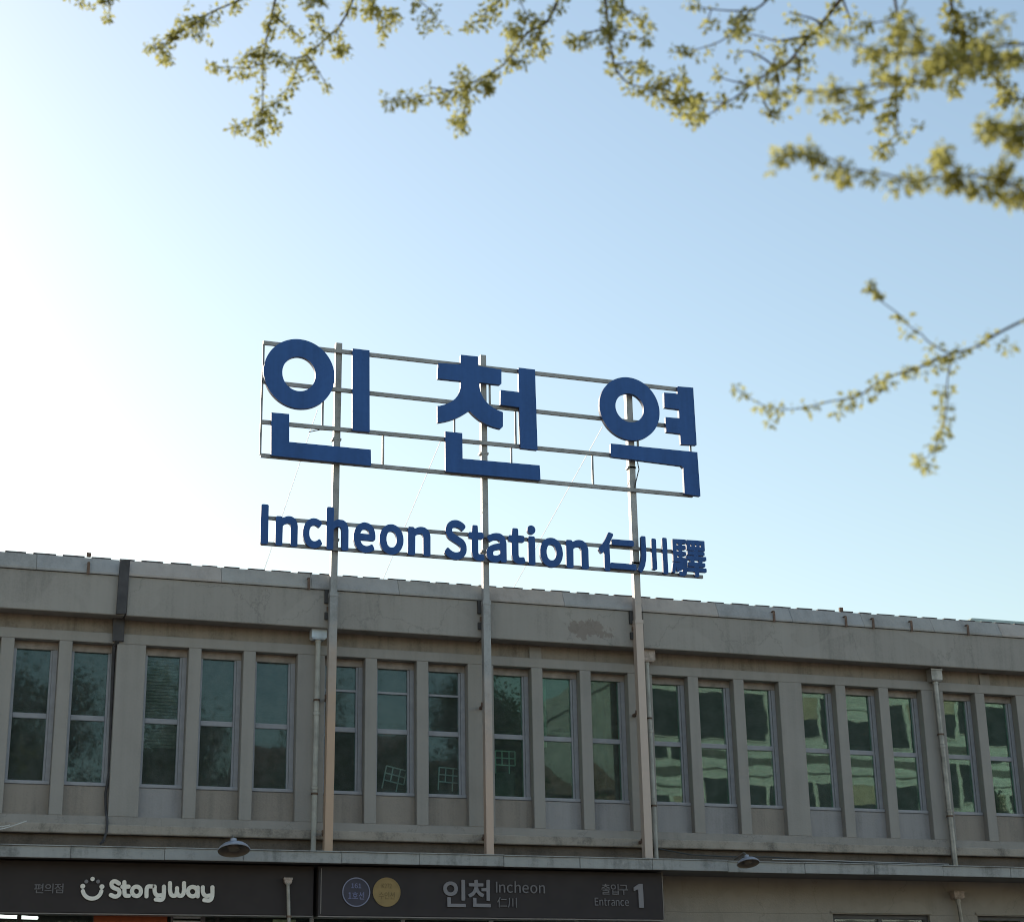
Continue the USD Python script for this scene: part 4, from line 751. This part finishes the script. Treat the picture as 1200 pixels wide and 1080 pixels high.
# ------------------------------------------------------------------ across the square: what the window panes reflect
def far_building(x0, x1, y0, y1, floors, h, m, label, first=4.0, band=None, gable=False, bays=7, gap=.35):
    t = thing('street_building', label, 'building', ((x0+x1)/2, y0, 0))
    H = first+floors*h
    part(t, 'wall', box(x0, x1, y0, y1, 0, H), m)
    if gable: part(t, 'roof', prism([(y1+.4, H), (y0-.4, H), ((y0+y1)/2, H+2.6)], x0-.3, x1+.3), 'brick_red')
    else: part(t, 'parapet', cat(box(x0-.1, x1+.1, y1-.2, y1+.1, H+.001, H+.9), box(x0-.1, x0+.2, y0, y1-.201, H+.001, H+.9), box(x1-.2, x1+.1, y0, y1-.201, H+.001, H+.9)), m)
    w = (x1-x0)/bays
    for f in range(floors):
        z = first+f*h
        for b in range(bays):
            a, e, q = x0+w*b+gap, x0+w*(b+1)-gap, .045 if gap < .1 else .08
            lo, hi = z+.95+(.25 if (b*7+f*3) % 5 == 0 else 0), z+h-.5
            fr = part(t, 'window', cat(box(a, e, y1+.001, y1+.06, lo, lo+q), box(a, e, y1+.001, y1+.06, hi-q, hi), box(a, a+q, y1+.001, y1+.06, lo+q, hi-q), box(e-q, e, y1+.001, y1+.06, lo+q, hi-q)), 'white_metal')
            part(fr, 'pane', box(a+q+.001, e-q-.001, y1+.002, y1+.03, lo+q+.001, hi-q-.001), 'far_glass')
            if (b*5+f*2) % 4 == 1: part(fr, 'blind', box(a+q+.02, e-q-.02, y1+.031, y1+.04, hi-.9, hi-q-.01), 'render_cream')
        part(t, 'spandrel_strip', box(x0, x1, y1+.001, y1+.05, z+.30, z+.62), 'room_wall')
        part(t, 'storey_band', box(x0-.05, x1+.05, y1+.001, y1+.14, z-.12, z+.12), m if band is None else band)
    part(t, 'shop_front', cat(box(x0+.3, x1-.3, y1+.001, y1+.1, .3, first-.9)), 'far_glass'); part(t, 'shop_fascia', box(x0+.2, x1-.2, y1+.002, y1+.35, first-.85, first-.2), 'brick_red' if band is None else band)
far_building(30, 56, -60, -46, 4, 3.5, 'render_white', 'white four storey block across the square with wide window bands', bays=13, gap=.05, first=3.8)
far_building(15, 28.5, -58, -47.5, 3, 3.2, 'brick_red', 'dark brick house with a tiled gable roof across the square', gable=True, band='render_cream', bays=5)
far_building(-22, -5, -62, -50, 2, 3.3, 'render_cream', 'low cream building across the square behind the street trees', bays=6)
def far_tree(x, y, h, r, seed, label):
    g = np.random.default_rng(seed); t = thing('square_tree', label, 'tree', (x, y, 0), 'trees across the square')
    part(t, 'trunk', tube([(x, y, -.05), (x+.05, y, h*.25), (x-.1, y+.1, h*.6)], [.28, .2, .08], 10), 'bark', smooth=True)
    for k in range(7):
        an = k*.9+g.random(); part(t, 'limb', tube([(x, y, h*(.28+.04*k)), (x+math.cos(an)*r*.4, y+math.sin(an)*r*.4, h*(.42+.05*k)), (x+math.cos(an)*r*.75, y+math.sin(an)*r*.75, h*(.5+.055*k))], [.09, .06, .02], 6), 'bark', smooth=True)
    n = 40; c = g.normal(size=(n, 3)); c /= np.linalg.norm(c, axis=1, keepdims=True); c = c*g.random((n, 1))**.45*[r*.85, r*.85, h*.34]+[x, y, h*.64]
    n = 60000; i = g.integers(0, len(c), n); p = c[i]+g.normal(size=(n, 3))*r*.15
    d = g.normal(size=(n, 3)); d /= np.linalg.norm(d, axis=1, keepdims=True); s = np.cross(d, g.normal(size=(n, 3))); s /= np.linalg.norm(s, axis=1, keepdims=True)
    L = .15*g.uniform(.6, 1.3, (n, 1))
    v = np.stack([p, p+d*L*.5+s*L*.3, p+d*L, p+d*L*.5-s*L*.3], 1).reshape(-1, 3); q = np.arange(n)[:, None]*4
    part(t, 'crown', trimesh.Trimesh(v, np.concatenate([q+[0, 1, 2], q+[0, 2, 3]], 1).reshape(-1, 3), process=False), 'leaf_green', kind='stuff')
far_tree(3.5, -40, 15.6, 3.8, 1, 'broad green tree across the square nearest the cream building')
far_tree(9.8, -42, 16.6, 4.0, 2, 'tallest green tree across the square beside the brick house')
far_tree(15.5, -40, 15.8, 3.6, 3, 'slimmer green tree across the square before the brick house')
far_tree(21.5, -41, 16.0, 3.6, 4, 'green tree across the square between the brick house and the white block')
far_tree(44.5, -40, 13.0, 2.6, 5, 'lone green tree across the square before the white block')
